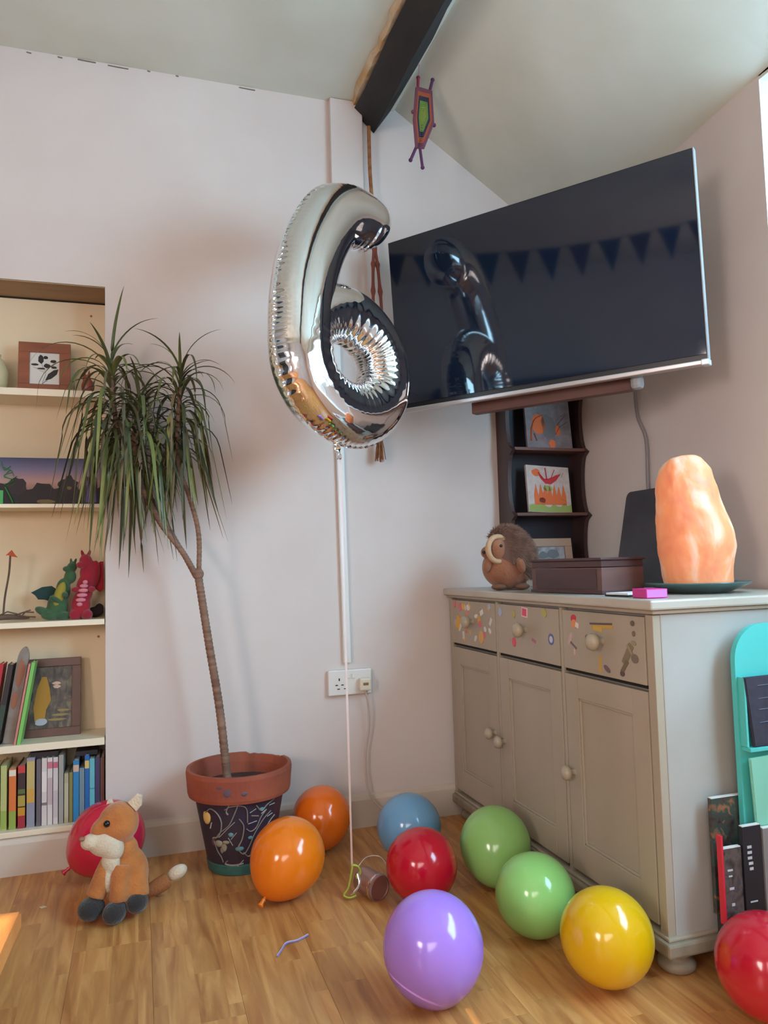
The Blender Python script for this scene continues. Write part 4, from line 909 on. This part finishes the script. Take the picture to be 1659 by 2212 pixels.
for pa, pb, m in (((908, 168), (902, 250), mat('crimson_yarn', (142, 44, 68), .9)), ((945, 167), (934, 200), pur), ((900, 312), (882, 346), pur), ((906, 312), (912, 358), pur), ((934, 262), (945, 264), pur), ((897, 240), (892, 243), mv)):
    b = new(); q0, q1 = Vector(G2(*pa)), Vector(G2(*pb)); q0.y = q1.y = .004; tube(b, [q0, q0.lerp(q1, .5), q1], .0055, 8); ball(b, q0 if pa[1] < 200 else q1, .0075, sub=2); obj('stick', b, m, go)
b = new(); tube(b, [G2(908, 172), G2(910, 140), (.0, .0, 2.80)], .0016, 6); obj('hanging_thread', b, mat('pink_thread', (196, 140, 150), .8), go)

mh = thing('macrame_hanging', 'brown cord hanging with beaded strands and fringe behind the balloon', 'wall hanging', (-.777, -.05, 0))
cord = mat('brown_cord', (158, 106, 66), .9, col2=(128, 80, 52), scale=60, bump=.002, bscale=120); bead = mat('red_brown_cord', (132, 72, 60), .9)
b = new(); tube(b, smooth_path([(0, 0, 2.665), (.0, 0, 2.5), (.006, 0, 2.35), (.01, 0, 2.2)], 6), .0075, 8); obj('cord', b, cord, mh)
for dx in (-.012, .020):
    b = new(); pts = smooth_path([(.01, 0, 2.2), (.01+dx*.6, 0, 2.1), (.012+dx, 0, 1.95), (.014+dx, 0, 1.80), (.012+dx*.6, 0, 1.6), (.012, 0, 1.46)], 8)
    tube(b, pts, [.0062+.0045*max(0, sin(i*1.1))**3 for i in range(len(pts))], 8); obj('strand', b, bead, mh)
b = new(); rr = random.Random(6); ball(b, (.012, 0, 1.455), .014, sub=2); obj('tassel_knot', b, cord, mh)
b = new()
for i in range(46):
    a = rr.uniform(0, 6.28); q = rr.uniform(0, .016); tube(b, [(.012+q*.4*cos(a), q*.4*sin(a), 1.45), (.012+q*cos(a), q*sin(a), 1.40), (.012+q*1.4*cos(a), q*sin(a), 1.352+rr.uniform(-.006, .01))], .0016, 4)
obj('tassel_fringe', b, cord, mh, kind='stuff')

# ------------------------------------------------------------------ socket with plug and lead
so_ = thing('wall_socket', 'white double wall socket below the conduit', 'socket', (-.896, -.0, .53))
b = new(); box(b, -.083, .083, -.022, 0, -.046, .046, .004); obj('back_box', b, white, so_)
b = new()
for dx, dz, w_, h_ in ((-.042, .012, .004, .009), (-.052, -.008, .009, .0035), (-.030, -.008, .009, .0035), (-.045, -.022, .010, .003), (-.02, -.022, .010, .003)): box(b, dx-w_/2, dx+w_/2, -.0235, -.0215, dz-h_/2, dz+h_/2)
obj('pin_slot', b, darkgap, so_, kind='stuff')
for dx in (-.006, .012):
    b = new(); box(b, dx-.005, dx+.005, -.026, -.021, .014, .030, .001); obj('switch', b, white, so_)
pg = thing('plug', 'cream plug in the right socket with its pale lead', 'plug', (-.845, -.0225, .523))
b = new(); box(b, -.022, .022, -.030, 0, -.024, .022, .006); obj('plug_body', b, mat('cream_plastic', (222, 210, 190), .4), pg)
b = new(); box(b, -.010, .010, -.0312, -.0296, -.004, .006, .001); obj('plug_label', b, mat('brass_label', (140, 110, 70), .5), pg)
b = new(); tube(b, smooth_path([(0, -.015, -.022), (.012, -.012, -.08), (.014, -.006, -.16), (-.002, -.004, -.26), (.0, -.006, -.36), (.02, -.012, -.42), (.06, -.02, -.462), (.12, -.05, -.494)], 8), .0038, 8); obj('lead', b, mat('pale_lead', (196, 178, 168), .5), pg, smooth=True)

# ------------------------------------------------------------------ teal book rack and magazines
rk = thing('book_rack', 'turquoise childrens book rack with dark pocket at right edge', 'rack', (0, -1.292, 0))
teal = mat('turquoise_plastic', (84, 196, 190), .35); teal2 = mat('pale_turquoise', (132, 200, 176), .45)
b = new(); prism(b, rrect(-.304, .06, .02, .795, .085, 10), 0, .014, .004); obj('back_board', b, teal, rk)
b = new(); prism(b, [(-.282, .515), (.055, .515), (.055, .68), (-.300, .675)], -.024, -.014, .002); obj('dark_pocket', b, mat('charcoal_fabric', (52, 50, 62), .85, col2=(60, 58, 72), scale=40), rk)
b = new(); box(b, -.298, .058, -.027, .0, .505, .514, .001); box(b, -.300, -.294, -.02, 0, .515, .675, .001); obj('pocket_lip', b, teal, rk)
b = new(); prism(b, [(-.288, .335), (.055, .325), (.055, .50), (-.296, .49)], -.022, -.014, .002); lp = obj('lower_pocket', b, teal2, rk)
patch(lp, -.0225, [[(-.243, .36), (-.241, .41), (-.226, .445), (-.20, .46), (-.05, .46), (-.05, .35)]], mat('peach_shape', (226, 172, 150), .6), 'pink_shape')
b = new(); box(b, -.372, .06, -.040, .028, .0, .138, .003); obj('low_box', b, mat('dark_tray', (46, 44, 46), .6), rk)
for i, (zz, ln) in enumerate(((.655, .05), (.625, .03), (.60, .04), (.57, .03))):
    b = new(); tube(b, [(-.265, -.0248, zz), (-.265+ln, -.0248, zz+.001)], .0012, 5, .4); obj('stitch_mark', b, mat('pale_stitch', (120, 130, 150), .6), rk)
comic = ramp_mat('comic_cover', [(.35, (30, 30, 36)), (.5, (74, 64, 58)), (.6, (46, 70, 66)), (.68, (150, 96, 62)), (.8, (90, 90, 100))], 34, .35)
comic2 = ramp_mat('comic_cover_b', [(.35, (34, 32, 40)), (.52, (92, 82, 78)), (.62, (60, 58, 70)), (.75, (140, 118, 96))], 30, .35)
def mag(label, x0, x1, z1, y, m, spine=None, dp=.012, zb=.139, marksat=()):
    o = thing('magazine', label, 'magazine', (0, -1.292, 0), (0, 0, 0), 'magazines beside the sideboard')
    b = new(); box(b, x0, x1, y, y+dp, zb, z1, .0008); obj('cover', b, m, o)
    if spine:
        b = new(); box(b, x0-.006, x0-.0005, y-.001, y+dp+.001, zb, z1+.03); obj('spine', b, spine, o)
    b = new(); box(b, x0+.001, x1-.001, y+.001, y+dp-.001, z1, z1+.002); obj('page_edge', b, white, o)
    for x, z, w_, h_ in marksat:
        b = new(); box(b, x-w_/2, x+w_/2, y-.001, y+.0005, z-h_/2, z+h_/2); obj('title_mark', b, mat('pale_title', (186, 186, 190), .5), o)
mag('tall dark comic with a mottled cover standing at the back left', -.380, -.27, .398, .016, comic)
mag('shorter dark comic with a red spine in front on the left', -.394, -.344, .302, -.030, comic2, mat('red_spine', (206, 40, 60), .4), marksat=((-.378, .255, .014, .004), (-.378, .242, .010, .003), (-.376, .215, .012, .005), (-.374, .18, .008, .006)))
mag('black binder with pale lettering between the comics and grey magazine', -.342, -.290, .345, -.034, mat('black_binder', (30, 32, 40), .4), marksat=((-.325, .30, .012, .006), (-.325, .288, .012, .006), (-.325, .276, .012, .006), (-.323, .264, .012, .006), (-.322, .252, .010, .006), (-.320, .18, .02, .003)))
mag('grey covered magazine at the right edge of the picture', -.286, .02, .335, -.036, mat('grey_cover', (132, 128, 128), .45), marksat=())

# ------------------------------------------------------------------ sunlit wooden table at bottom left
tb_ = thing('wooden_table', 'sunlit orange pine table corner at bottom left', 'table', (-1.808, -1.445, 0))
pine = mat('pine', (214, 140, 78), .4, col2=(196, 118, 60), scale=6, stretch=(5, 1, 1), bump=.001, bscale=30)
pts = [(0, 0), (-.75, 0.07), (-.80, -.62), (-.03, -.70)]
for nm, ins, z0_, z1_ in (('top', 0, .425, .45),):
    b = new(); A_ = [b.verts.new((x, y, z0_)) for x, y in pts]; C_ = [b.verts.new((x, y, z1_)) for x, y in pts]
    fs = [b.faces.new(A_), b.faces.new(list(reversed(C_)))] + [b.faces.new((A_[i], A_[(i+1) % 4], C_[(i+1) % 4], C_[i])) for i in range(4)]
    bmesh.ops.bevel(b, geom=list(b.edges), offset=.003, segments=2, affect='EDGES'); obj('table_top', b, pine, tb_)
for x, y in ((-.06, -.05), (-.70, .0), (-.74, -.56), (-.09, -.62)):
    b = new(); box(b, x-.022, x+.022, y-.022, y+.022, 0, .4245, .003); obj('leg', b, pine, tb_)

# ------------------------------------------------------------------ bunting and an added cupboard, reflected in the screen and foil
cup = thing('cupboard', 'tall dark cupboard on the left wall, added to darken the television reflection', 'cupboard', (-4.0, -1.55, 0))  # placed out of view to darken the lower half of the screen
cm_ = mat('dark_cupboard_wood', (52, 42, 40), .5)
b = new(); box(b, -.19, .19, -.75, .75, .0, 1.86, .004); obj('body', b, cm_, cup)
for y0, y1 in ((-.74, -.255), (-.245, .245), (.255, .74)):
    b = new(); box(b, .19, .208, y0, y1, .04, 1.82, .003); d = obj('door', b, cm_, cup)
    b = new(); ball(b, (.222, y1-.05, .95), .014, sub=2); obj('knob', b, knobm, d)
bn = thing('bunting', 'string of dark triangular bunting flags seen reflected in the television', 'bunting', (-2.6, -1.3, 2.62))
rr = random.Random(1); fcol = [(60, 26, 40), (24, 34, 62), (66, 34, 28), (30, 38, 42)]
b = new(); tube(b, [(0, -1.15+2.3*i/20, -.10*(1-((i-10)/10)**2)) for i in range(21)], .004, 6); obj('cord', b, mat('bunting_cord', (90, 80, 80), .8), bn)
for i in range(12):
    y = -1.05+2.1*i/11; z = -.10*(1-(y/1.15)**2)
    b = new(); v = [b.verts.new(p) for p in ((0, y-.075, z), (0, y+.075, z), (.01, y, z-.20))]; b.faces.new(v)
    r_ = bmesh.ops.extrude_face_region(b, geom=list(b.faces)); bmesh.ops.translate(b, vec=(.002, 0, 0), verts=[q for q in r_['geom'] if isinstance(q, bmesh.types.BMVert)])
    obj('flag', b, mat('flag_%d' % (i % 4), fcol[i % 4], .9), bn)
